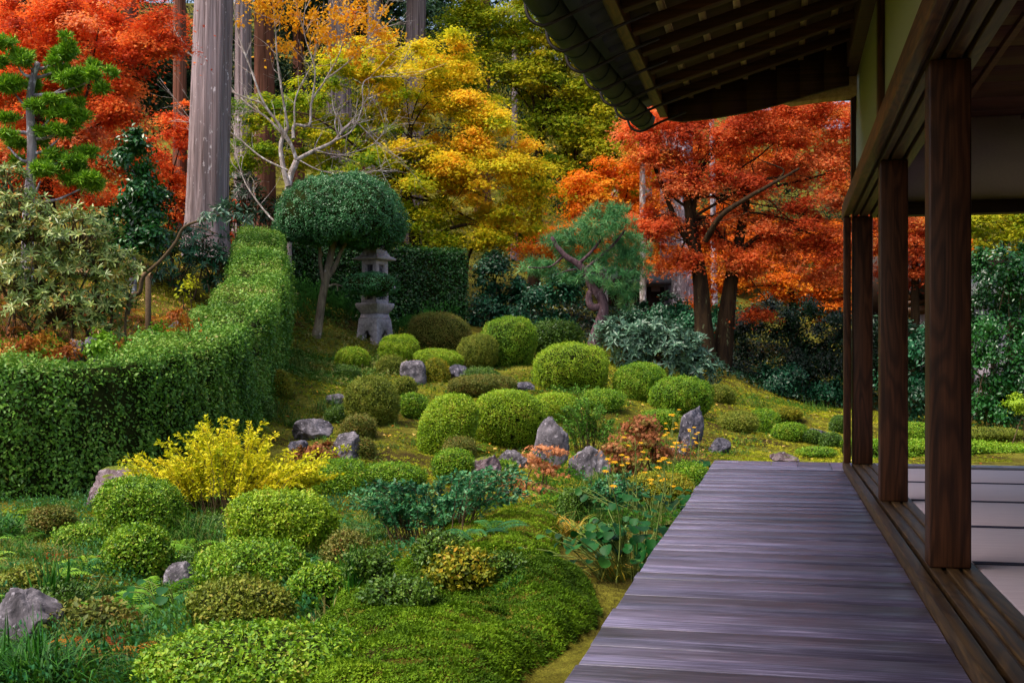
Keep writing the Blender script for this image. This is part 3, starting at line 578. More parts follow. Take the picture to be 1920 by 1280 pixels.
def whorls(label, blobs, d, n, L, mleaf, name='rhododendron', cat='shrub', group=None, stems=14, per=9, mb_bark=None):
    g = rng(nseed()); q = blobs[0]; u = (q[0] - HX) / F * d; z0 = float(terrain(u, d)); t = empty(name, W(u, d, z0), label, cat, group)
    ar = np.array([b[2] * b[3] for b in blobs], float); ar /= ar.sum(); mb = MB(); ms = MB()
    for b, f in zip(blobs, ar):
        dd = d + (b[5] if len(b) > 5 else 0); m = max(3, int(n * f)); dr = nrm(g.normal(size=(m, 3)) + np.array([0, -.35, .35])); ra = np.array([b[2] / F * dd, b[2] / F * dd * .8, b[3] / F * dd])
        c = np.array([(b[0] - HX) / F * dd, dd, EYE + (HY - b[1]) / F * dd]); P = c + dr * ra * g.uniform(.55, 1.05, (m, 1)); A = nrm(dr + np.array([0, 0, .6]) + g.normal(size=(m, 3)) * .35)
        ok = P[:, 2] > terrain(P[:, 0], P[:, 1]) + .03; P, A = P[ok], A[ok]; m = len(P)
        if m == 0: continue
        X = nrm(np.cross(A, g.normal(size=(m, 3)))); Y = np.cross(A, X); an = (np.arange(per) / per * 6.283)[None] + g.uniform(0, 6, (m, 1)); el = g.normal(.25, .35, (m, per))
        rad = np.cos(an)[..., None] * X[:, None] + np.sin(an)[..., None] * Y[:, None]; T = (rad + el[..., None] * A[:, None]).reshape(-1, 3); N = (A[:, None] - rad * el[..., None] + g.normal(size=(m, per, 3)) * .2).reshape(-1, 3)
        cr = np.clip(.5 + np.repeat(g.normal(0, .15, m), per) + g.normal(0, .17, m * per), 0, 1)
        leafset(mb, W(*np.repeat(P, per, 0).T), N @ ROT, L * g.uniform(.65, 1.2, m * per), (LONG[0] * np.array([1, 1.1, 1]), LONG[1]), g, T @ ROT, cr)
        for i in range(min(m, max(3, int(m * .35)))):
            p = P[i]; f0 = c + (p - c) * .1 - np.array([0, 0, ra[2] * .5]); limb(ms, [W(*f0), W(*((p + f0) / 2 + g.normal(0, .05, 3))), W(*p)], .011, .005, 7, 4)
    for i in range(stems):
        b = blobs[i % len(blobs)]; dd = d + (b[5] if len(b) > 5 else 0); uu = (b[0] + g.normal(0, .4) * b[2] - HX) / F * dd; f0 = W(uu, dd, float(terrain(uu, dd)) - .03); e = at(b[0] + g.normal(0, .3) * b[2], b[1], dd)
        limb(ms, [f0, (f0 + e) / 2 + g.normal(0, .08, 3), e], .022, .01, 10, 5)
    ms.build('stems', mb_bark or m_twig, t); mb.build('foliage', mleaf, t); return t
def rock(label, px, top, base, wd, m=None, seed=None, d=None, tilt=0, p=3.2, taper=.12, cut=12, dep=.8, lum=.10):
    s = nseed(); g = rng(s)
    if d is None: _, d, _ = hit(px, base); d += .3 * wd / F * d
    u = (px - HX) / F * d; a = wd / 2 / F * d; z0 = float(terrain(u, d)); zt = EYE + (HY - top) / F * d; H = max(zt - z0, .08)
    ph, t2 = np.meshgrid(np.linspace(0.001, math.pi - .001, 44), np.linspace(0, 2 * math.pi, 73)[:-1], indexing='ij'); n = np.stack([np.sin(ph) * np.cos(t2), np.sin(ph) * np.sin(t2), np.cos(ph)], -1).reshape(-1, 3)
    r = np.abs(n[:, 0]) ** p + np.abs(n[:, 1]) ** p + np.abs(n[:, 2]) ** p; r = r ** (-1 / p)
    for _ in range(cut):                                  # chip flat facets off
        q = nrm(g.normal(size=3) * np.array([1, 1, .8])); h = g.uniform(.7, .96); x = n @ q; r = np.where(x > .05, np.minimum(r, h / np.maximum(x, .05)), r)
    r = r * (1 + lum * .7 * noise3(n * 3, s + 1) + lum * .45 * noise3(n * np.array([9, 9, 4]), s + 2) + lum * .25 * noise3(n * 22, s + 3))
    v = n * r[:, None]; zz = v[:, 2]; k = 1 - taper * (zz + .3); v = v * np.stack([a * k, a * dep * k, np.full(len(v), H * .62)], -1) * np.array([1.16, 1.1, 1.08]); v[:, 0] += tilt * v[:, 2]
    v = v + np.array([u, d, z0 + H * .40]); i = np.arange(43)[:, None] * 72; j = np.arange(72)[None]; j2 = (j + 1) % 72
    t = np.stack([np.stack([i + j, i + 72 + j, i + j2], -1), np.stack([i + j2, i + 72 + j, i + 72 + j2], -1)]).reshape(-1, 3)
    o = MB().add(W(*v.T), t).build('rock', m or m_st1, loc=W(u, d, z0), smooth=True); return tag(o, label, 'rock', 'garden stones')
def blades(mb, P, L, wd, g, lean=.6, seg=4, r=None, curl=1.0):
    """arching blades rooted at P (across, depth, height)"""
    n = len(P); an = g.uniform(0, 6.283, n); dr = np.stack([np.cos(an), np.sin(an), an * 0], -1); sd = np.stack([-np.sin(an), np.cos(an), an * 0], -1); L = L * g.uniform(.55, 1.15, n); le = np.abs(g.normal(lean, .25, n))
    t = np.linspace(0, 1, seg + 1); out = (le[:, None] * (t ** 1.3)[None] + curl * le[:, None] * .35 * (t ** 3)[None]); upz = (t[None] * 1.0 - curl * le[:, None] * .75 * (t ** 2.4)[None])
    c = P[:, None] + L[:, None, None] * (out[..., None] * dr[:, None] + upz[..., None] * np.array([0, 0, 1])); w_ = wd * (1 - t ** 2 * .97) * (.6 + .4 * np.minimum(1, t * 4))
    v = np.stack([c + w_[None, :, None] * sd[:, None] / 2, c - w_[None, :, None] * sd[:, None] / 2], 2).reshape(n, -1, 3); k = np.arange(seg)[:, None] * 2
    tt = np.concatenate([np.concatenate([k, k + 2, k + 1], 1), np.concatenate([k + 1, k + 2, k + 3], 1)]); tt = tt[None] + (np.arange(n) * (2 * seg + 2))[:, None, None]
    rr = np.clip(g.normal(.45, .22, n), 0, 1) if r is None else r
    mb.add(W(*v.reshape(-1, 3).T), tt.reshape(-1, 3), np.repeat(np.broadcast_to(rr, (n,)), 2 * seg))
def tuft(label, px, base, wd, hpx, n, m=None, bw=.007, lean=.6, name='grass_tuft', cat='grass tuft', group='grassy tufts on the slope', d=None, curl=1.0):
    g = rng(nseed())
    if d is None: _, d, _ = hit(px, base)
    u = (px - HX) / F * d; s = wd / F * d; P = np.stack([u + g.normal(0, s * .2, n), d + g.normal(0, s * .2, n), np.zeros(n)], -1); P[:, 2] = terrain(P[:, 0], P[:, 1]) - .01
    mb = MB(); blades(mb, P, hpx / F * d * 1.25, bw, g, lean, curl=curl); return tag(mb.build(name, m or m_grass, loc=W(u, d, float(terrain(u, d)))), label, cat, group)
def fern(label, px, base, n, L, m=None, d=None, up=.6, group='ferns among the mounds', spread=.04):
    g = rng(nseed())
    if d is None: _, d, _ = hit(px, base)
    u = (px - HX) / F * d; mb = MB()
    for f in range(n):
        an = f / n * 6.283 + g.normal(0, .3); l = L * g.uniform(.7, 1.15); K = 20; t = np.linspace(0, 1, K); dr = np.array([math.cos(an), math.sin(an), 0]); sd = np.array([-math.sin(an), math.cos(an), 0]); e = up * g.uniform(.7, 1.3)
        u1 = u + g.normal(0, spread); d1 = d + g.normal(0, spread)
        c = np.array([u1, d1, float(terrain(u1, d1))]) + l * (t[:, None] * dr * .85 + np.stack([t * 0, t * 0, e * t - (e * .8) * t ** 2.3], -1))
        wl = l * .17 * np.sin(np.pi * np.clip(t * .93 + .07, 0, 1)) ** .8; T = np.concatenate([sd * 1 + dr * .35 + np.zeros((K, 3)), -sd * 1 + dr * .35 + np.zeros((K, 3))])
        leafset(mb, W(*np.concatenate([c, c])[:].T), np.tile(np.array([0, 0, 1.]) + g.normal(0, .15, 3), (2 * K, 1)) @ ROT, np.concatenate([wl, wl]) + .004, (LONG[0] * np.array([1, 1.15, 1]), LONG[1]), g, T @ ROT, np.clip(g.normal(.5, .2) + g.normal(0, .08, 2 * K), 0, 1))
        tube(mb, W(*c.T), [.003, .001], 4)
    return tag(mb.build('fern', m or m_fern, loc=W(u, d, float(terrain(u, d)))), label, 'fern', group)
def fernfill(label, poly, n, L, m, name='ferns'):
    g = rng(nseed()); Q = [((px - HX) / F * d, d) for px, d in poly]; A = np.array(Q); P = g.uniform(A.min(0), A.max(0), (n * 4, 2)); P = P[inpoly(P[:, 0], P[:, 1], Q)][:n]; mb = MB()
    for u, d in P:
        c0 = np.array([u, d, float(terrain(u, d))]); bc = g.normal(.5, .2)
        for f in range(g.integers(4, 8)):
            an = g.uniform(0, 6.283); l = L * g.uniform(.6, 1.2); K = 16; t = np.linspace(0, 1, K); dr = np.array([math.cos(an), math.sin(an), 0]); sd = np.array([-math.sin(an), math.cos(an), 0]); e = g.uniform(.4, .9)
            c = c0 + l * (t[:, None] * dr * .85 + np.stack([t * 0, t * 0, e * t - (e * .8) * t ** 2.3], -1)); wl = l * .17 * np.sin(np.pi * np.clip(t * .93 + .07, 0, 1)) ** .8
            leafset(mb, W(*np.concatenate([c, c]).T), np.tile(np.array([0, 0, 1.]) + g.normal(0, .15, 3), (2 * K, 1)) @ ROT, np.concatenate([wl, wl]) + .004, (LONG[0] * np.array([1, 1.2, 1]), LONG[1]), g, np.concatenate([sd + dr * .35 + np.zeros((K, 3)), -sd + dr * .35 + np.zeros((K, 3))]) @ ROT, np.clip(bc + g.normal(0, .1, 2 * K), 0, 1))
    tag(mb.build(name, m), label, 'ferns', None, 'stuff')
def spray(label, px, base, wpx, hpx, ns, nl, ls, m, tm=OVAL, d=None, lean=.45, name='shrub', cat='shrub', group=None, sm=None, prof=None, droop=.25, jit=.5):
    g = rng(nseed())
    if d is None: _, d, _ = hit(px, base)
    u = (px - HX) / F * d; s = wpx / F * d; h = hpx / F * d; t_ = empty(name, W(u, d, float(terrain(u, d))), label, cat, group); mb = MB(); st = MB(); PP, TT, RR = [], [], []
    for i in range(ns):
        q = g.uniform(-.5, .5); x0 = u + q * s * .55; d0 = d + g.normal(0, s * .13); z0 = float(terrain(x0, d0)) - .01; hh = h * g.uniform(.5, 1.05) * (prof(q) if prof else 1 - 1.1 * q * q); an = g.uniform(0, 6.283); le = lean * g.uniform(.2, 1)
        v = np.array([q * s * .55 + math.cos(an) * hh * le * .6, math.sin(an) * hh * le * .6, hh]); T = np.linspace(0, 1, 14)[:, None]; c = np.array([x0, d0, z0]) + v * np.array([1, 1, 0]) * T ** 1.5 + np.array([0, 0, 1]) * hh * (T - droop * T ** 3) / (1 - droop) + np.cumsum(g.normal(0, .006, (14, 3)), 0)
        tube(st, W(*c.T), [.004, .0015], 4); k = g.uniform(.18, 1, nl) ** .8 * 12.99; a = k.astype(int); f = (k - a)[:, None]; p = c[a] * (1 - f) + c[np.minimum(a + 1, 13)] * f; tn = nrm(c[np.minimum(a + 1, 13)] - c[a]); r_ = nrm(g.normal(size=(nl, 3)))
        PP.append(p + r_ * .012); TT.append(tn * .7 + r_ * .9); RR.append(np.clip(g.normal(.5, .14) + g.normal(0, .14, nl), 0, 1))
    P, T, r = map(np.concatenate, (PP, TT, RR)); leafset(mb, W(*P.T), (np.array([0, 0, .8]) + g.normal(size=P.shape) * jit) @ ROT, ls * g.uniform(.6, 1.3, len(P)), tm, g, T @ ROT, r)
    st.build('stems', sm or m_twig, t_); mb.build('foliage', m, t_); return t_
def scatter(name, label, cat, polypx, n, ls, m, tm, N=(0, 0, 1), jn=.35, lift=0, clump=0, rb=None, size=(.6, 1.4), pts=None, hv=0):
    """ground cover over an area outlined by photo pixels (px, depth)"""
    g = rng(nseed()); Q = [((px - HX) / F * d, d) for px, d in polypx] if pts is None else pts; A = np.array(Q); lo, hi = A.min(0), A.max(0)
    P = g.uniform(lo, hi, (n * 3, 2)); P = P[inpoly(P[:, 0], P[:, 1], Q)]; q = np.stack([P[:, 0], P[:, 1], 0 * P[:, 0]], -1)
    if clump: P = P[g.uniform(0, 1, len(P)) < np.clip(.5 + clump * noise3(q, 77, 1.7), .05, 1)]
    P = P[:n]; q = np.stack([P[:, 0], P[:, 1], 0 * P[:, 0]], -1); z = terrain(P[:, 0], P[:, 1]) + lift + hv * g.uniform(0, 1, len(P)) * np.clip(.5 + .7 * noise3(q, 78, 3), 0, 1.3); P = np.stack([P[:, 0], P[:, 1], z], -1); mb = MB()
    r = np.clip((.5 if rb is None else rb) + .22 * noise3(q, 31, 1.2) + .16 * noise3(q, 32, 7) + g.normal(0, .1, len(P)), 0, 1)
    e = .04; nx = (terrain(P[:, 0] + e, P[:, 1]) - z + lift) / e; ny = (terrain(P[:, 0], P[:, 1] + e) - z + lift) / e
    NN = np.stack([-nx, -ny, nx * 0 + 1], -1) + g.normal(size=P.shape) * jn
    leafset(mb, W(*P.T), NN @ ROT, ls * g.uniform(*size, len(P)), tm, g, None, r)
    return tag(mb.build(name, m), label, cat, None, 'stuff')
# ---------------------------------------------------------------- ground cover
scatter('moss', 'yellow green moss carpeting the garden slope', 'moss', [(470, 14.5), (560, 9.6), (1290, 9.6), (1330, 13.5), (1900, 15.6), (1900, 24), (1560, 28), (1240, 25), (900, 27), (520, 24)], 130000, .04, m_moss, MOSSB, clump=.5, jn=.5, lift=-.008)
scatter('moss', 'scruffy mossy ground of the terrace above the long hedge', 'moss', [(-150, 13), (250, 13.6), (400, 16), (440, 24), (150, 24), (-200, 20)], 26000, .04, m_moss, TUFT, clump=.5, jn=.3, rb=.62, lift=-.006)
for P_, H_, r_ in MOUNDS[:1]:
    scatter('hair_moss', 'dense dark green hair moss mound curving beside the veranda path', 'moss', None, 62000, .034, m_mossn, MOSSB, jn=.6, pts=P_, rb=.42, lift=-.012, size=(.5, 1.5))
scatter('hair_moss', 'yellowish hair moss hummock behind the rounded golden bush', 'moss', None, 17000, .034, m_mossn, MOSSB, jn=.6, pts=MOUNDS[-1][0], rb=.6, lift=-.012, size=(.5, 1.5))
scatter('moss', 'thin patchy moss and low weeds between the front bushes', 'moss', [(-150, 4.3), (560, 4.4), (640, 6.6), (800, 7.2), (860, 8.4), (1040, 8.6), (1050, 9.8), (560, 9.8), (470, 13), (380, 12.8), (0, 10.4), (-200, 10)], 70000, .03, m_moss, MOSSB, clump=.35, jn=.5, rb=.4, lift=-.006)
scatter('weeds', 'low leafy weeds filling the gaps between front bushes', 'weeds', [(-150, 4.3), (540, 4.5), (620, 6.4), (760, 7.4), (700, 9.6), (560, 9.8), (440, 12), (0, 10.4), (-200, 10)], 34000, .026, m_lgt, OVAL, clump=.5, jn=.7, rb=.2, lift=.01, hv=.13)
fernfill('young green ferns spread between the front bushes', [(-150, 4.3), (540, 4.5), (600, 6.4), (700, 7.4), (700, 9.2), (560, 9.8), (440, 11.5), (0, 10.2), (-200, 9.5)], 60, .24, m_fern)
fernfill('dark green ferns in the damp gaps between bushes', [(-150, 4.3), (540, 4.5), (620, 6.4), (760, 7.4), (900, 8.8), (1050, 9.2), (1290, 9.4), (1300, 12), (900, 11), (560, 11), (440, 12.5), (0, 10.2)], 75, .22, m_fernd)
fernfill('yellowing ferns on the terrace bank above the hedge', [(-150, 12.6), (250, 13.2), (380, 15), (420, 19), (100, 17), (-200, 16)], 45, .4, m_ferno)
scatter('weeds', 'rust and green weeds on the terrace bank above the hedge', 'weeds', [(-150, 12.6), (250, 13.2), (380, 15), (420, 19), (100, 18), (-200, 17)], 16000, .05, m_redm, OVAL, clump=.5, jn=.7, rb=.7, lift=.02, hv=.25)
scatter('weeds', 'dark leafy weeds between the front bushes', 'weeds', [(-150, 4.3), (540, 4.5), (620, 6.2), (720, 7.2), (820, 8.6), (1040, 9), (1000, 10.6), (560, 11), (440, 12.5), (0, 10.4), (-200, 10)], 36000, .028, m_nand, OVAL, clump=.9, jn=.7, rb=.55, lift=.01, hv=.12)
scatter('path_moss', 'thin yellow moss on the bare earth path by the veranda', 'moss', [(1100, 4.2), (1080, 6), (1120, 7.0), (1060, 8.0), (1080, 9.2), (1290, 9), (1220, 5.5)], 24000, .013, m_pathm, TUFT, clump=.7, jn=.4)
scatter('undergrowth', 'dark leafy undergrowth around the leaning trunk and lantern foot', 'undergrowth', [(545, 24.2), (640, 25.6), (800, 26), (880, 27.6), (560, 26.6), (500, 26)], 9000, .07, m_hedge2, OVAL, jn=.7, lift=.02, hv=.5)
scatter('fallen_leaves', 'scattered fallen maple leaves lying on moss', 'leaves', [(470, 14.5), (560, 9.6), (1290, 9.6), (1900, 15.6), (1700, 26), (1240, 25), (900, 27), (520, 24)], 900, .048, m_fall, MAPLE5, jn=.3, lift=.02)
scatter('fallen_leaves', 'brown fallen leaves on the terrace above the hedge', 'leaves', [(-150, 13), (250, 13.6), (400, 16), (440, 24), (150, 24), (-200, 20)], 900, .06, m_fall, MAPLE5, jn=.4, lift=.02)
scatter('undergrowth', 'dark low undergrowth at the foot of the far trees', 'undergrowth', [(1240, 25), (1560, 27.5), (1900, 26), (2000, 34), (1200, 36), (850, 33), (850, 28)], 26000, .09, m_everd, OVAL, jn=.7, lift=.08)
scatter('undergrowth', 'pale bamboo grass and weeds under the hedge and lantern', 'undergrowth', [(500, 18.5), (640, 18.6), (760, 20.5), (760, 25.4), (640, 25.6), (560, 25), (540, 21)], 7000, .075, m_grass, LONG, jn=.8, lift=.06, rb=.7)

def grassfill(label, poly, n, clumps, L, m, wd=.006, lean=.7, rb=None, name='grass'):
    g = rng(nseed()); Q = [((px - HX) / F * d, d) for px, d in poly]; A = np.array(Q); P = g.uniform(A.min(0), A.max(0), (clumps * 4, 2)); P = P[inpoly(P[:, 0], P[:, 1], Q)][:clumps]; k = g.integers(0, len(P), n)
    P = P[k] + g.normal(0, .045, (n, 2)); P = np.stack([P[:, 0], P[:, 1], terrain(P[:, 0], P[:, 1]) - .008], -1); mb = MB(); r = np.clip(g.normal(0, .2, len(Q) + clumps * 4)[k] + .5 + g.normal(0, .15, n), 0, 1); blades(mb, P, L * (.6 + .6 * g.uniform(0, 1, clumps * 4)[k]), wd, g, lean, r=r); tag(mb.build(name, m), label, 'grass', None, 'stuff')
grassfill('fine green grass clumps between the front bushes', [(-150, 4.3), (540, 4.5), (620, 6.4), (760, 7.4), (700, 9.6), (560, 9.8), (440, 12), (0, 10.4), (-200, 10)], 20000, 420, .15, m_grass)
grassfill('thin grass clumps dotted over the mossy slope', [(560, 12), (560, 9.9), (1290, 9.9), (1320, 13.5), (1500, 20), (1560, 27), (1240, 24), (900, 26), (520, 22), (500, 17)], 16000, 700, .12, m_grass)
grassfill('weedy grass along the bank by the veranda', [(1060, 9.5), (1300, 8.6), (1335, 13), (1250, 14.5), (1100, 13)], 5000, 120, .2, m_grass, lean=.5)
scatter('weeds', 'leafy ground weeds along the bank by the veranda', 'weeds', [(1000, 10), (1300, 8.8), (1335, 13), (1250, 14.5), (1000, 13)], 11000, .032, m_lgt, OVAL, clump=.5, jn=.7, rb=.3, lift=.01, hv=.2)
scatter('weeds', 'small leafy plants between the stones of the slope', 'weeds', [(520, 14), (1300, 14), (1560, 26), (900, 26), (520, 23)], 20000, .034, m_lgt, OVAL, clump=.9, jn=.7, rb=.35, lift=.01, hv=.12)

# ---------------------------------------------------------------- clipped azaleas
B = bush
B('small bright yellow-green dome just below the stone lantern', 748, 628, 682, 76, 'bright')
B('tiny bright dome to the lantern side of the leaning trunk foot', 661, 652, 693, 62, 'bright')
B('flat bright cushion behind the two grey lantern-side stones', 823, 655, 692, 86, 'bright')
B('small olive ball wedged above the pale upright stone', 731, 667, 701, 48, 'olive')
B('small golden olive ball between the pale and the black stone', 820, 673, 717, 44, 'gold')
B('small dark loose bush below the tiny bright dome', 652, 685, 714, 46, 'dark', loose=.25)
B('broad brownish olive bush against the dark clipped hedge', 826, 588, 662, 112, 'russet', loose=.08, p=2.8)
B('dull olive ball in front of the big dark green globe', 896, 628, 692, 75, 'olive')
B('big dark green globe at the top of the slope', 951, 594, 690, 108, 'mid')
B('loose leafy green bush between the globe and the twisted pine', 1040, 603, 662, 100, 'dark', loose=.25, ls=.035)
B('large bright green dome in front of the twisted pine', 1071, 644, 733, 137, 'bright', p=2.6)
B('green dome by the grey-leaved rhododendron', 1200, 680, 752, 93, 'mid')
B('wide green dome above the tall pointed stone', 1273, 706, 778, 120, 'mid')
B('small yellowish mound peeping out behind the wide dome', 1352, 722, 757, 48, 'olive')
B('large olive ball among stones at the middle of the slope', 697, 708, 803, 98, 'olive', loose=.06)
B('small olive ball at the foot of the pale upright stone', 760, 707, 747, 40, 'olive')
B('small green mound between the olive ball and the bright trio', 778, 738, 787, 56, 'mid')
B('wide low grey-olive cushion behind the bright trio', 905, 704, 748, 124, 'russet', p=2.6)
B('bright ball of the trio, the one without a stone beside it', 840, 740, 857, 106, 'bright', p=2.3, lump=.02)
B('tallest middle ball of the bright trio', 953, 731, 848, 138, 'bright', p=2.3, lump=.02, dep=.8)
B('rear ball of the bright trio behind the leaning tall stone', 1036, 737, 0, 96, 'bright', p=2.3, lump=.02, d=17.4)
B('small mustard coloured ball against the end of the hedge', 522, 695, 747, 53, 'gold')
B('small brownish bush behind the rounded pale stone', 673, 778, 824, 64, 'russet', loose=.15)
B('compact green ball alone in front of the bright trio', 851, 843, 910, 77, 'mid')
B('little light green bush behind the coral seedling', 941, 864, 898, 60, 'mid', loose=.1)
B('small round bush on the bank by the far stones', 1435, 767, 812, 52, 'mid')
B('moss-coloured hummock bush behind the small round bank bush', 1474, 763, 797, 60, 'gold')
B('low flat green bush below the mossy hummock bush', 1480, 793, 830, 62, 'mid')
B('tiny green bush in front of the flat far stone', 1522, 806, 834, 36, 'dark')
B('little green bush touching the outermost post', 1573, 780, 812, 34, 'dark')
B('tiny dark bush beyond the flat far stone', 1556, 812, 838, 42, 'dark')
B('low leafy mat beside the far end of the veranda', 1530, 838, 858, 70, 'mid', loose=.2)
B('round dense bush in front of the brown boulder', 265, 897, 1012, 156, 'mid')
B('smaller round bush with bare feet below the boulder bush', 260, 985, 1092, 120, 'mid', loose=.08)
B('big yellow-green bush in front of the yellow spirea', 530, 922, 1048, 192, 'bright', loose=.06)
B('wide twin-lobed bush in front of the big yellow-green one', 470, 1015, 1125, 196, 'mid', loose=.06)
B('round olive bush behind the flat log-like stone', 450, 1090, 1203, 186, 'olive')
B('fresh green bush behind the large hair moss mound', 600, 1060, 1158, 112, 'mid', loose=.08)
B('wide leafy bush at the lower edge of the picture', 480, 1188, 0, 400, 'mid', ls=.02, d=4.75, loose=.05, p=2.2, cov=4.5, jit=.7)
B('golden cone-like bush on the hair moss', 868, 1028, 1118, 136, 'gold', cone=.35, loose=.12, p=2.0, ls=.026)
B('dark green bush half hidden behind the golden cone-like one', 826, 1002, 1082, 92, 'dark', loose=.1)
B('small dark tuft of a bush on the path side of the golden one', 945, 1040, 1092, 84, 'dark', loose=.15)
B('low sprawling dark bush on the front of the moss mound', 748, 1085, 1140, 130, 'dark', loose=.2)
B('low grey-green bush above the pale flat boulder', 55, 1073, 1120, 96, 'olive', loose=.12)
B('brown and green bush amid ferns by the pale boulder', 168, 1136, 1225, 176, 'russet', loose=.15, ls=.026)
B('small rusty bush at the foot of the hedge', 96, 950, 1013, 80, 'russet', loose=.15)
B('grey-green wispy bush beside the teal nandina', 652, 1000, 1090, 90, 'russet', loose=.25)
B('dark bush by the coral seedling and the teal fern', 1078, 916, 975, 62, 'dark', loose=.15)
B('yellow-olive mound behind the leopard plant flowers', 1236, 888, 962, 130, 'gold', loose=.06)
B('soft green bush below the yellow spirea', 640, 862, 930, 110, 'mid', loose=.2)
B('pale tuft bush below the compact stone and russet bush', 683, 822, 862, 40, 'russet', loose=.25)
B('low grey bush at the foot of the ball trio', 862, 820, 868, 60, 'russet', loose=.2)

B('dark loose shrub between the spirea and the big yellow-green bush', 400, 968, 1010, 90, 'dark', loose=.25)
B('dark shrub behind the speckled stone and twin-lobed bush', 372, 1035, 1090, 80, 'dark', loose=.3)
B('green bush between the teal nandina and the fresh green bush', 690, 1030, 1100, 84, 'dark', loose=.25)
B('low dark shrub under the pale flat boulder bush', 120, 1095, 1150, 90, 'dark', loose=.3)
B('low green shrub at the foot of the hedge beside the brown boulder', 150, 985, 1040, 90, 'mid', loose=.25)
B('soft moss-green mound between spirea and the ball trio', 735, 868, 925, 120, 'mid', loose=.12)
B('dark shrub against the hedge foot behind the spirea', 300, 880, 925, 90, 'dark', loose=.25)
B('dark leafy shrub under the leopard plant flowers', 1130, 985, 1040, 90, 'dark', loose=.3)
B('green leafy shrub at the veranda edge beside the rust maple', 1290, 868, 915, 70, 'mid', loose=.3)
B('loose green shrub between the pointed stone and the wide dome', 1235, 768, 812, 70, 'mid', loose=.25)
B('loose green shrub between the big bright dome and the euonymus', 1130, 730, 775, 80, 'mid', loose=.3)
B('low dark shrub below the flat bright cushion', 900, 690, 720, 70, 'dark', loose=.3)
B('low dark shrub beside the grey speckled boulder', 640, 760, 795, 56, 'dark', loose=.3)
B('dark shrub at the foot of the hedge below the mustard ball', 478, 745, 792, 60, 'dark', loose=.3)
B('dark low shrub between the wide dome and the far small bushes', 1385, 772, 812, 70, 'olive', loose=.25)

# ---------------------------------------------------------------- stones
Rk = rock
Rk('pale upright stone with a flat top below the lantern', 775, 679, 721, 42, m_st1, p=4.5, taper=.05, cut=5)
Rk('black angular stone beside the golden olive ball', 859, 686, 717, 42, m_st2, cut=12)
Rk('small dark stone at the end of the low cushion bush', 984, 717, 734, 34, m_st2)
Rk('small whitish stone above the sedge tuft', 630, 737, 759, 34, m_st1)
Rk('grey speckled boulder on the hedge side of the slope', 587, 787, 825, 66, m_st1, p=2.8)
Rk('pale rounded stone with a squared shoulder', 651, 812, 862, 50, m_st1, p=3.5)
Rk('low dark stone beside the coral-leaved ground plant', 560, 826, 850, 34, m_st2)
Rk('tall leaning stone against the bright trio', 1033, 792, 882, 58, m_st1, tilt=.12, p=4, taper=.15)
Rk('wide cracked pale stone behind the rust maple', 1104, 836, 896, 70, m_st1, p=3.6)
Rk('low stone half buried beside the coral seedling', 962, 846, 880, 54, m_st1)
Rk('mossy ledge stone beside the compact green ball', 912, 852, 905, 56, m_st3)
Rk('tall pointed slate-blue stone', 1295, 763, 838, 50, m_st2, tilt=.10, taper=.22, p=4)
Rk('small squarish stone beside the tall pointed one', 1350, 822, 850, 36, m_st2)
Rk('flat pale stone at the foot of the pointed one', 1272, 835, 852, 40, m_st1)
Rk('flat grey stone among the far small bushes', 1531, 804, 822, 34, m_st1)
Rk('low stone by the far end of the veranda', 1470, 847, 866, 46, m_st3)
Rk('big brown boulder behind the dense round bush', 250, 877, 960, 150, m_st3, p=3)
Rk('speckled white and purple stone among the ferns', 340, 1056, 1108, 56, m_st1, p=3.4)
Rk('pale flat-topped boulder cut by the picture edge', 48, 1117, 1222, 120, m_st1, p=3.6, taper=.1)
Rk('long flat log-like stone on the moss', 584, 1180, 1226, 104, m_st3, p=4, dep=.5)
Rk('earthy reddish stone on the terrace bank', 142, 643, 678, 36, m_st3, d=13.6)
Rk('dark violet stone beside the reddish bank stone', 172, 638, 672, 34, m_st2, d=13.8)
Rk('thin flat stone lying on the terrace lawn', 330, 602, 610, 26, m_st1, d=17.6)
Rk('stone hidden in the teal fern by the veranda', 1168, 902, 930, 66, m_st1)

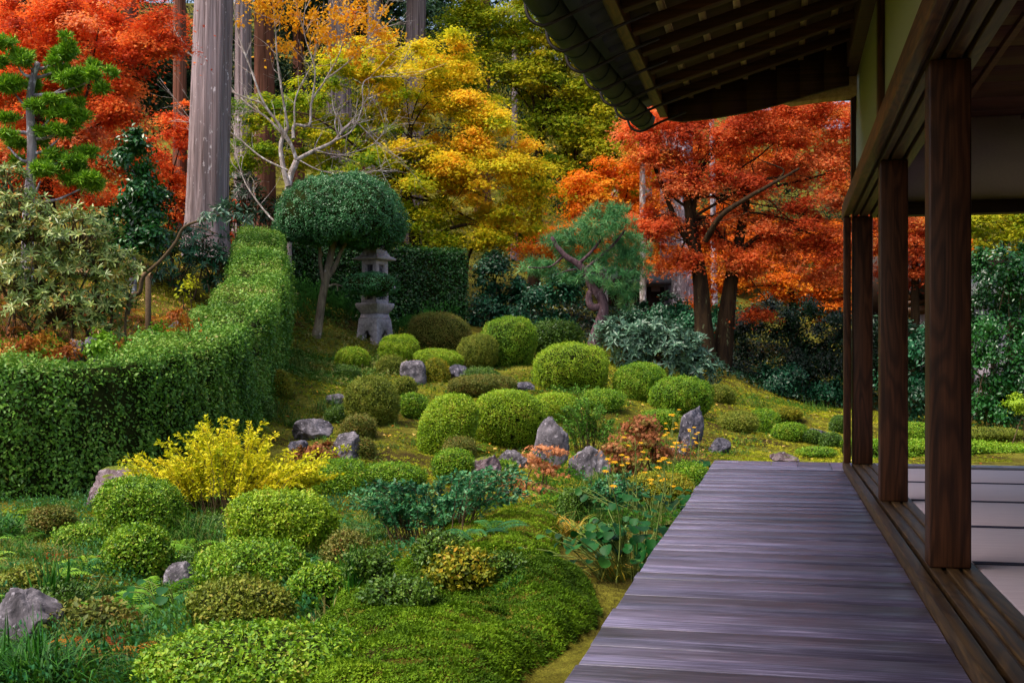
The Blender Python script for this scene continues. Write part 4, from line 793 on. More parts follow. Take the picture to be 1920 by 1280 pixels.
# ---------------------------------------------------------------- hedges
def hedge(label, path, hw, mats, ls, n, lump=.05, name='clipped_hedge', topcol=.2):
    """path: (px, py of the top's middle line, depth)"""
    s = nseed(); g = rng(s); K = np.array([((q[0] - HX) / F * q[2], q[2], EYE + (HY - q[1]) / F * q[2]) for q in path]); C_ = catmull(K, 200); T = nrm(np.gradient(C_, axis=0) * np.array([1, 1, 0])); S = np.stack([T[:, 1], -T[:, 0], T[:, 2] * 0], -1)
    zb = np.minimum.reduce([terrain(C_[:, 0] + S[:, 0] * q, C_[:, 1] + S[:, 1] * q) for q in (-hw, 0, hw)]) - .03
    seg = np.r_[0, np.cumsum(np.linalg.norm(np.diff(C_, axis=0), axis=1))]
    def face(n):
        k = np.interp(g.uniform(0, seg[-1], n), seg, np.arange(200)); i = k.astype(int).clip(0, 198); f = (k - i)[:, None]; c = C_[i] * (1 - f) + C_[i + 1] * f; sd = S[i]; z0 = zb[i]
        H = c[:, 2] - z0; a = g.uniform(0, 1, n) * (2 * H.mean() + 2 * hw); h = H.mean(); v = np.empty((n, 3)); N = np.empty((n, 3))
        x = np.where(a < h, -hw, np.where(a > h + 2 * hw, hw, a - h - hw)); y = np.where(a < h, a / h, np.where(a > h + 2 * hw, (a - h - 2 * hw) / h, 1.0)); topf = (a >= h) & (a <= h + 2 * hw)
        q = 1 - .25 * np.clip((np.abs(x) / hw - .75) / .25, 0, 1) ** 2 * topf * .4
        x = x * (1 - .12 * np.clip((y - .8) / .2, 0, 1) ** 2 * ~topf)
        v = c * np.array([1, 1, 0]) + sd * x[:, None]; v[:, 2] = z0 + y * H * q; N = np.where(topf[:, None], np.array([0, 0, 1.]), sd * np.sign(x)[:, None] + np.array([0, 0, .15]))
        b = lump * noise3(v * 2.2, s) + lump * .6 * noise3(v * 6, s + 1); return v + N * b[:, None], N, topf
    v, N, tf = face(n); v = v + N * (g.uniform(-2.4, .8, (n, 1)) + 2.6 * (g.uniform(0, 1, (n, 1)) > .97) * g.uniform(0, 1, (n, 1))) * ls
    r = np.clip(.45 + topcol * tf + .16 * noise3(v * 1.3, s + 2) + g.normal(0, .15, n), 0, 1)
    loc = W(C_[100, 0], C_[100, 1], zb[100]); t = empty(name, loc, label, 'hedge'); mb = MB()
    leafset(mb, W(*v.T), (N * .8 + g.normal(size=v.shape) * .55 + np.array([0, 0, .25])) @ ROT, ls * g.uniform(.65, 1.4, n), OVAL, g, (N * .3 + g.normal(size=v.shape) + np.array([0, 0, -.2])) @ ROT, r); mb.build('foliage', mats, t)
    mb = MB(); L = []; hh = hw * .86
    for i in range(0, 200, 4):
        c = C_[i]; sd = S[i]; z1 = c[2] - .07
        L.append([(c[0] - sd[0] * hh, c[1] - sd[1] * hh, zb[i]), (c[0] - sd[0] * hh, c[1] - sd[1] * hh, z1), (c[0] + sd[0] * hh, c[1] + sd[1] * hh, z1), (c[0] + sd[0] * hh, c[1] + sd[1] * hh, zb[i])])
    L = np.array(L); m = len(L); q = []
    for i in range(m - 1):
        for j in range(3): a = i * 4 + j; q += [(a, a + 4, a + 1), (a + 1, a + 4, a + 5)]
    q += [(0, 1, 2), (0, 2, 3), (m * 4 - 4, m * 4 - 2, m * 4 - 3), (m * 4 - 4, m * 4 - 1, m * 4 - 2)]
    mb.add(W(*L.reshape(-1, 3).T), q); mb.build('branchwork', m_core, t); return t
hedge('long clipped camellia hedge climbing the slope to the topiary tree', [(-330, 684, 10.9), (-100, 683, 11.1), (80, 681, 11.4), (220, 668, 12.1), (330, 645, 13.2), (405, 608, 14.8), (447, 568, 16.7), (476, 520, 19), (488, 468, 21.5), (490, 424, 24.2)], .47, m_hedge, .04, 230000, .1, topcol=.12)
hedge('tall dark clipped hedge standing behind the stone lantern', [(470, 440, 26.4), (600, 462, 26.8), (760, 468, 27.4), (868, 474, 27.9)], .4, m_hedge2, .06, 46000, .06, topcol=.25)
# sprays of yellow ivy on the dark hedge
# garden beyond the room
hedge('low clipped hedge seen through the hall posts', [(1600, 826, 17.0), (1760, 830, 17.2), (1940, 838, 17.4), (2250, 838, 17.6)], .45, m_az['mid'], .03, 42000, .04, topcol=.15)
B('domed bush behind the low hedge, between the two nearer posts', 1716, 793, 0, 90, 'mid', d=20)
B('olive mounded bush beside the near post beyond the room', 1850, 802, 0, 120, 'olive', d=20, loose=.1)

# ---------------------------------------------------------------- stone lantern, square, three tiers
lx, ld = 703, 25.2; k = ld / F; lz = float(terrain((lx - HX) * k, ld)); ln = empty('stone_lantern', W((lx - HX) * k, ld, lz), 'tall weathered granite lantern with square fire boxes and arched foot', 'lantern')
La = TH - R(32); lc, lsn = math.cos(La), math.sin(La); L0 = W((lx - HX) * k, ld, 0)
zp = lambda py: EYE + (HY - py) * k
def sq(mb, secs, r=.5, m=0):                     # square sections: (half width, photo row)
    V = []
    for h, py in secs:
        for a, b_ in ((-1, -1), (1, -1), (1, 1), (-1, 1)): V.append(L0 + np.array([h * (a * lc - b_ * lsn), h * (a * lsn + b_ * lc), zp(py)]))
    t = [(0, 2, 1), (0, 3, 2)]; n = len(secs)
    for i in range(n - 1):
        for j in range(4): a, b_ = i * 4 + j, i * 4 + (j + 1) % 4; t += [(a, b_, a + 4), (b_, b_ + 4, a + 4)]
    e = (n - 1) * 4; t += [(e, e + 1, e + 2), (e, e + 2, e + 3)]; mb.add(V, t, r, m)
def facept(h, x, py, s, push=0):                 # point of side s (0 = towards the veranda) at x across
    a, b_ = [(x, -h - push), (h + push, x), (x, h + push), (-h - push, x)][s]; return L0 + np.array([a * lc - b_ * lsn, a * lsn + b_ * lc, zp(py)])
px_m = 1 / 1.39 / 2 * k                          # photo width across the corner -> half side
foot = MB()
hb, ht = 73 * px_m, 59 * px_m; yb, yt = 652, 598
# foot: four flared sides, each with an arched opening
for s in range(4):
    ar = [(-.1, yb), (-.1, 628)] + [(-.1 * math.cos(a), 628 - math.sin(a) * .1 / k) for a in np.linspace(0, math.pi, 9)[1:-1]] + [(.1, 628), (.1, yb)]
    hh = lambda y: ht + (hb - ht) * (y - yt) / (yb - yt)
    out = [facept(hh(y), x, y, s) for x, y in ar]; inn = [facept(hh(y) - .12, x, y, s) for x, y in ar]; n = len(ar)
    v = out + inn + [facept(hb, -hb, yb, s), facept(ht, -ht, yt, s), facept(ht, ht, yt, s), facept(hb, hb, yb, s)]; A, Bq, Cq, Dq = 2 * n, 2 * n + 1, 2 * n + 2, 2 * n + 3; mid = n // 2
    t = [(A, i + 1, i) if i + 1 <= mid else (Dq, i + 1, i) for i in range(n - 1)]; t = [(A, i, i + 1) for i in range(mid)] + [(A, mid, Bq), (Bq, mid, Cq), (Cq, mid, Dq)] + [(Dq, i, i + 1) for i in range(mid, n - 1)] + [(i, i + n, i + 1) for i in range(n - 1)] + [(i + 1, i + n, i + n + 1) for i in range(n - 1)]
    foot.add(v, t)
sq(foot, [(ht, 598.0), (54 * px_m, 594), (52 * px_m, 589)]); foot.build('foot', m_lant, ln)
mb = MB(); sq(mb, [(50 * px_m, 588.6), (70 * px_m, 577), (73 * px_m, 571), (71 * px_m, 568.5)]); mb.build('platform', m_lant, ln, bevel=.008)
def firebox(y0, y1, wpx):
    h = wpx * px_m; mb = MB(); sq(mb, [(h * .66, y0), (h * .66, y1)], m=1); w0, w1 = h * .5, h; mid = (y0 + y1) / 2; wh = h * .42 / k
    for s in range(4):
        O = [facept(h, x, y, s) for x, y in ((-h, y0), (h, y0), (h, y1), (-h, y1))]; I = [facept(h, x, y, s) for x, y in ((-w0, mid + wh), (w0, mid + wh), (w0, mid - wh), (-w0, mid - wh))]; J = [facept(h - .1, x, y, s) for x, y in ((-w0, mid + wh), (w0, mid + wh), (w0, mid - wh), (-w0, mid - wh))]
        t = []
        for q in range(4): r_ = (q + 1) % 4; t += [(q, r_, 4 + q), (r_, 4 + r_, 4 + q), (4 + q, 4 + r_, 8 + q), (4 + r_, 8 + r_, 8 + q)]
        mb.add(O + I + J, t)
    sq(mb, [(h * .999, y1), (h * .7, y1 - .6)]); mb.build('fire_box', [m_lant, m_st2], ln, bevel=.004)
def lroof(y0, y1, wpx, ins):
    h = wpx * px_m; mb = MB(); sq(mb, [(h * .6, y0 + 1.5), (h * .97, y0), (h, y0 - 3), (h * .72, y0 - 8), (h * .5, y1 + 2), (ins * px_m, y1)]); mb.build('roof', m_lant, ln, bevel=.006)
firebox(568, 541, 50); lroof(541, 520, 82, 50); firebox(519.5, 489, 48); lroof(488, 466, 80, 44); firebox(465.5, 440, 42); lroof(439, 412, 70, 14)
mb = MB(); tube(mb, [L0 + np.array([0, 0, zp(y)]) for y in (411, 405, 400, 385, 384, 378, 366, 362, 356, 350, 346)], [.1, .13, .06, .055, .12, .12, .05, .09, .1, .07, .01], 14); mb.build('finial', m_lant, ln, smooth=True)

# ---------------------------------------------------------------- topiary holly
def topi():
    d = 24.3; path = [(592, 652), (597, 610), (604, 560), (612, 520), (620, 480), (628, 445)]; s = nseed(); u0 = (592 - HX) / F * d; z0 = float(terrain(u0, d)); g = rng(s)
    t = empty('topiary_tree', W(u0, d, z0), 'mushroom shaped clipped holly tree on a slim leaning trunk', 'tree'); mb = MB(); pw = [at(x, y, d) for x, y in path]; pw[0][2] = z0 - .05; tube(mb, catmull(pw, 30), [.115, .085, .08, .075, .06], 12, ridge=.08)
    for q, r in (([(608, 535), (600, 490), (598, 455), (575, 425)], .05), ([(611, 525), (628, 500), (640, 470), (660, 440)], .06), ([(604, 480), (590, 450), (560, 430)], .03), ([(622, 470), (640, 440), (690, 420)], .035), ([(610, 540), (628, 533), (648, 538), (690, 542)], .022), ([(616, 535), (630, 533), (634, 545)], .018)): limb(mb, [at(*p_, d) for p_ in q], r, r * .5, 14, 8, ridge=.05)
    mb.build('trunk', m_btopi, t, smooth=True)
    mb = MB(); cc = MB()
    for (cx, cyy, rx, top, bot, n) in ((637, 416, 119, 85, 42, 62000), (700, 428, 56, 40, 38, 16000), (570, 420, 55, 50, 36, 12000), (694, 533, 51, 21, 18, 9000)):
        n0 = nrm(g.normal(size=(int(n * 1.3), 3))); n0 = n0[n0[:, 2] > -.8][:n]; rr = rx / F * d; r = superR(n0, rr, rr * .85, 2.5, top / F * d, bot / F * d) * (1 + .06 * noise3(n0 * 3, s) + .085 * noise3(n0 * 8, s + 1)); q = n0 * r[:, None] - n0 * g.uniform(-.3, 1.6, (len(n0), 1)) * .04
        q[:, 2] += .06 * noise3(n0 * 4, s + 9) * (n0[:, 2] < .05); c = np.array([(cx - HX) / F * d, d, EYE + (HY - cyy) / F * d]); leafset(mb, W(*(q + c).T), (n0 * .6 + g.normal(size=q.shape) * .5 + np.array([0, 0, .2])) @ ROT, .034 * g.uniform(.7, 1.4, len(q)), OVAL, g, None, np.clip(.45 + .12 * noise3(n0 * 5, s) + g.normal(0, .18, len(q)), 0, 1))
        ph, t2 = np.meshgrid(np.linspace(.02, 2.5, 14), np.linspace(0, 6.2832, 33)[:-1], indexing='ij'); kk = np.stack([np.sin(ph) * np.cos(t2), np.sin(ph) * np.sin(t2), np.cos(ph)], -1).reshape(-1, 3); r = superR(kk, rr, rr * .85, 2.5, top / F * d, bot / F * d) * .9; i = np.arange(13)[:, None] * 32; j = np.arange(32)[None]; j2 = (j + 1) % 32
        cc.add(W(*(kk * r[:, None] + c).T), np.stack([np.stack([i + j, i + 32 + j, i + j2], -1), np.stack([i + j2, i + 32 + j, i + 32 + j2], -1)]).reshape(-1, 3))
    mb.build('crown', m_topi, t); cc.build('inner_twigs', m_core, t)
topi()
# ---------------------------------------------------------------- big trees
def cedar(label, px0, pxt, base, wd, d, m=None, top=-260, crown_blobs=None, wt=None, ridge=.07, group='tall straight cedars on the hillside'):
    u = (px0 - HX) / F * d; z0 = float(terrain(u, d)); t = empty('cedar_tree', W(u, d, z0), label, 'tree', group); P0 = W(u, d, z0 - .1); P1 = at(pxt, top, d); r = wd / 2 / F * d; ys = np.linspace(0, 1, 60)
    mb = MB(); P = P0 + (P1 - P0) * ys[:, None]; rad = r * (1 + .45 * np.exp(-ys * 26) - (1 - (wt or .72)) * ys); tube(mb, P, rad, 48, ridge=ridge, seed=int(px0)); mb.build('trunk', m or m_bcedar, t, smooth=True)
    if crown_blobs: crown('crown', crown_blobs, d, int(sum(b[2] * b[3] for b in crown_blobs) * .5), .2, m_cedl, t, LONG, pad=1.3, flat=.5, up=.3, out=.8, cj=.15)
    return t
cedar('thickest pale cedar trunk rising behind the hedge', 386, 410, 476, 78, 24.6, crown_blobs=None, wt=.8)
cedar('slim reddish cedar trunk beside the thickest one', 338, 336, 420, 26, 29, m_bcedbr)
cedar('grey cedar trunk just behind the thickest one', 456, 456, 420, 34, 31, None, crown_blobs=[(440, -150, 160, 90)])
cedar('brownish cedar trunk behind the bare branches', 497, 494, 420, 42, 32, m_bcedbr)
cedar('pale cedar trunk behind the topiary crown', 633, 640, 420, 52, 33, None, crown_blobs=[(700, -140, 160, 100)])
cedar('pale cedar trunk topping the yellow maple', 768, 787, 430, 44, 34)
cedar('distant cedar above the green maples', 905, 908, 430, 30, 42, m_bcedbr, crown_blobs=[(860, 20, 100, 90, .6), (880, -120, 120, 80)])
cedar('very slim cedar pole among the green maples', 964, 966, 430, 12, 40, None)
cedar('grey cedar trunk behind the twisted pine', 1213, 1213, 560, 20, 38, None)
cedar('grey cedar trunk beside the twin maple trunks', 1250, 1250, 565, 26, 36, None)
cedar('broad grey cedar trunk beside the twin maple trunks', 1280, 1280, 570, 40, 35, m_bgrey)
cedar('thin pale trunk rising before the white storehouse', 1206, 1204, 600, 13, 31, m_bpale, top=250)
cedar('slim pale trunk in the orange maples', 1153, 1153, 560, 13, 40, m_bpale, top=60)
cedar('slim pale trunk between the twin maple trunks', 1340, 1334, 600, 12, 38, m_bgrey, top=200)
cedar('cedar trunk low behind the yellow maple', 700, 702, 500, 30, 33, None)
cedar('shaded cedar at the far side of the red maple', 250, 240, 420, 34, 36, m_bcedbr, crown_blobs=[(220, 90, 130, 130), (330, 160, 90, 120), (290, 330, 60, 70)])
cedar('shaded cedar between the pale trunks', 560, 560, 430, 24, 38, m_bcedbr, crown_blobs=[(520, 60, 90, 100), (470, 200, 60, 110), (600, -40, 90, 90)])
cedar('shaded cedar behind the yellow cherry leaves', 690, 690, 430, 26, 39, m_bcedbr, crown_blobs=[(700, 40, 110, 90), (760, 60, 70, 110), (840, 120, 70, 80)])

cedar('shaded cedar at the end of the hillside row', 60, 50, 380, 40, 35, m_bcedbr, crown_blobs=[(60, -80, 160, 120), (-60, 60, 120, 140)])
tree('maple_tree', 'huge glowing red and orange maple over the terrace', 'tree', [(70, 540), (90, 430), (80, 300), (70, 170)], [.2, .16, .12, .08],
     [(60, 40, 110, 80, .45), (190, 40, 110, 80, .4), (280, 90, 60, 70, .3), (140, 150, 120, 80, .55), (240, 180, 70, 60, .35), (50, 190, 90, 80, .5), (180, 260, 90, 60, .62), (80, 290, 100, 70, .6), (215, 320, 70, 45, .5), (150, 375, 60, 40, .4), (20, 330, 60, 60, .3), (310, 50, 40, 50, .25), (-60, 120, 90, 120, .4), (180, 400, 50, 30, .3)], 21.5, 80000, .062, m_red, m_bmap, tm=MAPLE5, pad=.5, flat=.5, group='maples in autumn colour', twigs=2, cj=.24)
tree('maple_tree', 'deep orange maple glowing behind the thickest cedar', 'tree', [(330, 500), (325, 430), (320, 340)], [.12, .1, .06],
     [(315, 290, 45, 80, .3), (335, 380, 40, 60, .5), (300, 450, 50, 50, .5), (345, 240, 25, 60, .2), (280, 360, 50, 60, .3), (440, 420, 30, 60, .1)], 28, 16000, .075, m_oran if False else m_red, m_bmap, pad=.5, flat=.3, group='maples in autumn colour', cj=.15)
tree('maple_tree', 'broad maple turning from green to yellow and orange', 'tree', [(775, 590), (780, 480), (770, 400), (760, 330), (770, 240)], [.17, .15, .12, .09, .06],
     [(640, 180, 100, 80, .3), (560, 260, 110, 70, .22), (770, 130, 100, 75, .6), (845, 110, 60, 55, .68), (880, 180, 80, 60, .66), (800, 240, 140, 90, .5), (930, 260, 100, 70, .68), (910, 340, 130, 80, .62), (770, 340, 120, 80, .34), (690, 290, 110, 70, .26), (990, 330, 60, 60, .62), (850, 415, 110, 55, .42), (975, 400, 70, 50, .5), (480, 200, 60, 50, .18), (455, 280, 45, 45, .15), (720, 400, 60, 45, .25), (930, 440, 70, 35, .4), (830, 300, 120, 50, .72), (700, 110, 70, 50, .5)], 29.3, 125000, .08, m_yel, m_bmap, pad=.55, flat=.45, group='maples in autumn colour', twigs=2, cj=.15,
     extra=[([(775, 470), (720, 440), (660, 440), (610, 420)], .06, .02), ([(780, 470), (840, 430), (900, 420), (960, 440)], .06, .02), ([(870, 560), (880, 480), (910, 440), (960, 430)], .05, .02)])
tree('maple_tree', 'olive green maple with dark forked limbs beneath the eaves', 'tree', [(1000, 560), (1005, 420), (1012, 280), (1025, 200), (1040, 150)], [.2, .17, .14, .1, .06],
     [(900, 70, 80, 70, .35), (980, 30, 90, 70, .45), (1060, 110, 80, 80, .5), (1000, 150, 90, 70, .4), (1110, 200, 80, 70, .5), (1080, 290, 80, 50, .45), (1135, 270, 60, 60, .6), (1050, 220, 90, 60, .35), (930, 10, 90, 50, .4), (1030, 330, 70, 50, .3), (1130, 320, 60, 40, .45), (880, 140, 60, 60, .3), (1060, 40, 60, 50, .5), (1180, 330, 50, 50, .5), (1110, 370, 70, 40, .5), (1150, 220, 60, 60, .55), (1175, 275, 50, 40, .7), (1090, 60, 60, 60, .5)], 34, 82000, .1, m_grn, m_bmap, pad=.7, flat=.42, group='maples in autumn colour', twigs=2, cj=.15,
     extra=[([(1012, 250), (1030, 210), (1060, 185), (1085, 165)], .09, .04), ([(1010, 240), (1000, 190), (992, 160), (970, 158)], .05, .02), ([(1075, 330), (1085, 260), (1110, 215), (1105, 160)], .08, .03), ([(1075, 340), (1110, 300), (1150, 280)], .06, .02), ([(1080, 340), (1120, 318), (1180, 305), (1240, 310)], .05, .02)])
tree('maple_tree', 'wide scarlet maple with a twin-trunk beside the veranda corner', 'tree', [(1322, 672), (1318, 600), (1312, 520), (1300, 450), (1290, 380), (1280, 300)], [.28, .2, .17, .14, .1, .05],
     [(1250, 260, 80, 60, .4), (1340, 240, 100, 60, .35), (1460, 230, 100, 60, .4), (1555, 240, 70, 60, .5), (1240, 330, 70, 55, .35), (1330, 330, 90, 55, .3), (1440, 330, 100, 60, .4), (1550, 330, 70, 60, .6), (1290, 430, 85, 45, .3), (1390, 430, 100, 50, .42), (1500, 420, 95, 55, .35), (1575, 430, 60, 60, .4), (1270, 490, 60, 30, .35), (1440, 490, 100, 38, .45), (1440, 583, 52, 13, .45), (1550, 500, 60, 40, .6), (1220, 400, 50, 50, .35), (1400, 195, 100, 40, .4), (1260, 205, 80, 50, .45), (1205, 250, 50, 50, .6), (1510, 185, 80, 40, .5), (1580, 180, 50, 40, .5), (1640, 300, 60, 80, .4), (1650, 430, 60, 60, .4)], 27, 125000, .07, m_scar, m_bmap, pad=.5, flat=.5, group='maples in autumn colour', twigs=3, cj=.23, ridge=.08,
     extra=[([(1352, 690, .3), (1360, 610, .3), (1370, 530, .3), (1385, 450, .2), (1400, 360)], .25, .08), ([(1322, 452, -.4), (1352, 405, -.8), (1400, 372, -1), (1450, 345, -1), (1500, 316, -1)], .075, .028), ([(1310, 480), (1270, 420), (1235, 330), (1225, 310)], .08, .03), ([(1375, 480), (1430, 440), (1500, 430), (1560, 460)], .07, .02), ([(1450, 345, -1), (1470, 320, -1), (1440, 305, -1), (1410, 292, -1)], .022, .008), ([(1300, 400), (1310, 330), (1340, 280)], .06, .02)])
tree('maple_tree', 'bright orange maple glowing behind the twisted pine', 'tree', [(1160, 600), (1165, 500), (1150, 400)], [.12, .1, .06],
     [(1150, 370, 80, 60, .5), (1210, 420, 60, 60, .45), (1110, 420, 70, 50, .5), (1180, 310, 60, 40, .35), (1230, 480, 60, 40, .4), (1060, 450, 60, 40, .6), (1100, 340, 50, 40, .75), (1000, 470, 60, 35, .6), (1140, 470, 60, 40, .45)], 31.5, 30000, .085, m_oran, m_bmap, pad=.5, flat=.4, group='maples in autumn colour', cj=.2, twigs=2)
tree('maple_tree', 'orange maple low behind the dark shrubs and twin trunks', 'tree', [(1490, 640), (1485, 560), (1470, 480)], [.12, .1, .06],
     [(1440, 530, 70, 50, .5), (1500, 540, 70, 50, .45), (1560, 560, 60, 50, .35), (1400, 480, 60, 50, .55), (1350, 500, 50, 50, .6), (1330, 560, 50, 40, .4), (1540, 480, 60, 50, .3), (1620, 560, 50, 60, .3)], 33, 24000, .085, m_oran, m_bmap, pad=.6, flat=.28, group='maples in autumn colour', cj=.18, twigs=3)
tree('maple_tree', 'crimson maple glimpsed between the middle and near posts', 'tree', [(1716, 640), (1716, 560), (1716, 450)], [.12, .1, .06], [(1715, 445, 60, 45, .25), (1700, 510, 60, 40, .3), (1730, 480, 60, 50, .2), (1720, 405, 60, 20, .8)], 27.5, 14000, .07, m_scar, m_bmap, pad=.5, flat=.3, group='maples in autumn colour')
tree('maple_tree', 'yellow-green maple under the far lintel beyond the room', 'tree', [(1900, 640), (1895, 540), (1885, 440)], [.12, .1, .06], [(1870, 410, 70, 40, .5), (1920, 430, 60, 40, .62), (1850, 455, 50, 25, .6), (1940, 390, 70, 50, .4)], 25, 14000, .075, m_grn, m_bmap, pad=.5, flat=.3, group='maples in autumn colour')

# bare pale tree with a few yellow leaves
def bare():
    d = 26; s = nseed(); g = rng(s); u0 = (540 - HX) / F * d; z0 = float(terrain(u0, d)); t = empty('bare_tree', W(u0, d, z0), 'pale nearly bare tree with sweeping branches behind the topiary', 'tree'); mb = MB(); tips = []
    main = [([(538, 560), (540, 440), (540, 360), (545, 330), (556, 300)], .13, .10), ([(541, 350), (530, 310), (527, 270), (540, 240)], .09, .06), ([(556, 300), (545, 270), (520, 230), (495, 195), (470, 130), (445, 60), (438, 0)], .06, .012), ([(545, 270), (505, 225), (470, 200), (430, 165), (380, 125)], .04, .008),
            ([(556, 300), (590, 282), (625, 265), (645, 240), (665, 225)], .065, .03), ([(550, 260), (552, 235), (580, 235), (585, 190), (610, 150), (640, 90), (650, 20)], .055, .01), ([(625, 265), (660, 245), (680, 200), (685, 150), (740, 142)], .03, .008), ([(540, 240), (530, 180), (520, 110), (515, 30), (505, -30)], .04, .01), ([(540, 320), (490, 295), (440, 255), (400, 235), (320, 228)], .035, .007), ([(495, 195), (440, 175), (400, 150), (350, 95), (330, 70)], .025, .006), ([(585, 190), (590, 130), (570, 60), (575, 0)], .03, .008), ([(610, 150), (660, 110), (700, 60), (720, 10)], .025, .007), ([(665, 225), (700, 260), (740, 300)], .02, .006),
            ([(525, 425), (500, 400), (470, 360), (455, 330), (445, 290), (440, 240)], .032, .008), ([(455, 330), (430, 300), (400, 260), (385, 250)], .015, .005), ([(560, 300), (600, 320), (660, 330), (720, 320)], .02, .006), ([(590, 282), (640, 290), (700, 270), (730, 230)], .02, .006), ([(552, 240), (556, 180), (590, 110), (600, 40)], .03, .008)]
    for q, a, b in main:
        dz = g.uniform(-.8, .8); n = len(q); P = limb(mb, [at(x, y, d + dz * i / n) for i, (x, y) in enumerate(q)], a * .75, b * .7, 26, 8, 0, .006, g, .06); tips.append(P)
        if a < .08:
            for _ in range(12):
                i = g.integers(6, 26); i = min(i, 25); dirv = nrm(P[min(i + 1, 25)] - P[i - 1]) * .7 + g.normal(0, .45, 3) + np.array([0, 0, .25]); L = g.uniform(.4, 1.3); e = P[i] + nrm(dirv) * L; m_ = (P[i] + e) / 2 + g.normal(0, .07 * L, 3); Q = limb(mb, [P[i], m_, e], max(.005, b * .7), .0025, 8, 4); tips.append(Q)
                for _ in range(2): k = g.integers(2, 7); e2 = Q[k] + nrm(nrm(dirv) + g.normal(0, .6, 3)) * L * .5; limb(mb, [Q[k], (Q[k] + e2) / 2 + g.normal(0, .03, 3), e2], .0035, .002, 5, 3)
    mb.build('trunk', m_bpale, t, smooth=True)
    crown('leaves', [(560, 20, 90, 40, .5), (640, 40, 80, 40, .5), (700, 30, 60, 50, .55), (480, 30, 50, 40, .5), (590, 70, 90, 30, .6), (680, 90, 60, 30, .6), (560, -40, 140, 40, .5)], d, 3600, .095, m_ytop, t, OVAL, pad=.35, flat=.8, up=.2, out=.6)
bare()

# twisted pine
def pine():
    d = 23.6; s = nseed(); g = rng(s); t = empty('pine_tree', W((1112 - HX) / F * d, d, float(terrain((1112 - HX) / F * d, d))), 'twisted old pine with drooping blue-green needles', 'tree'); mb = MB()
    for q, a, b in (([(1110, 660), (1118, 625), (1130, 590), (1128, 560), (1110, 540), (1100, 515), (1085, 495), (1060, 478), (1045, 460), (1035, 440)], .13, .035), ([(1128, 575), (1110, 575), (1104, 555), (1112, 540)], .08, .06), ([(1122, 560), (1135, 530), (1120, 510), (1100, 505), (1130, 480), (1160, 450), (1175, 430)], .06, .02), ([(1085, 495), (1110, 470), (1130, 440), (1120, 415)], .035, .012), ([(1060, 478), (1030, 500), (990, 500)], .025, .01), ([(1135, 530), (1160, 520), (1190, 500)], .025, .01), ([(1100, 505), (1070, 505), (1050, 515)], .02, .01), ([(1130, 500), (1160, 540), (1175, 570)], .02, .008)): limb(mb, [at(x, y, d) for x, y in q], a, b, 30, 10, 0, .008, g, .1)
    mb.build('trunk', m_bpine, t, smooth=True); nm = MB()
    for (px, py, rx, ry, n) in ((1130, 425, 60, 26, 80), (1180, 455, 40, 34, 60), (1090, 440, 50, 25, 60), (1050, 450, 36, 26, 40), (1145, 480, 60, 26, 70), (1190, 500, 34, 34, 50), (1010, 500, 45, 16, 40), (1080, 480, 40, 20, 24), (1175, 550, 30, 34, 46), (1060, 520, 30, 14, 16), (1140, 400, 40, 14, 30), (1130, 520, 50, 20, 30)):
        c = np.array([(px - HX) / F * d, d + g.uniform(-.5, .5), EYE + (HY - py) / F * d]); P = c + nrm(g.normal(size=(n, 3))) * g.uniform(.4, 1, (n, 1)) * np.array([rx, rx * .8, ry]) / F * d; A = nrm(g.normal(size=(n, 3)) * .6 + np.array([0, 0, .45])); K = 36
        T = nrm(np.repeat(A, K, 0) * .75 + g.normal(size=(n * K, 3)) * .6 + np.array([0, 0, -.12])); leafset(nm, W(*(np.repeat(P, K, 0) + T * .03).T), g.normal(size=(n * K, 3)), .17 * g.uniform(.6, 1.2, n * K), NEEDLE, g, T @ ROT, np.clip(.42 + np.repeat(g.normal(0, .13, n), K) + g.normal(0, .1, n * K), 0, 1))
    nm.build('needles', m_pine, t)
pine()
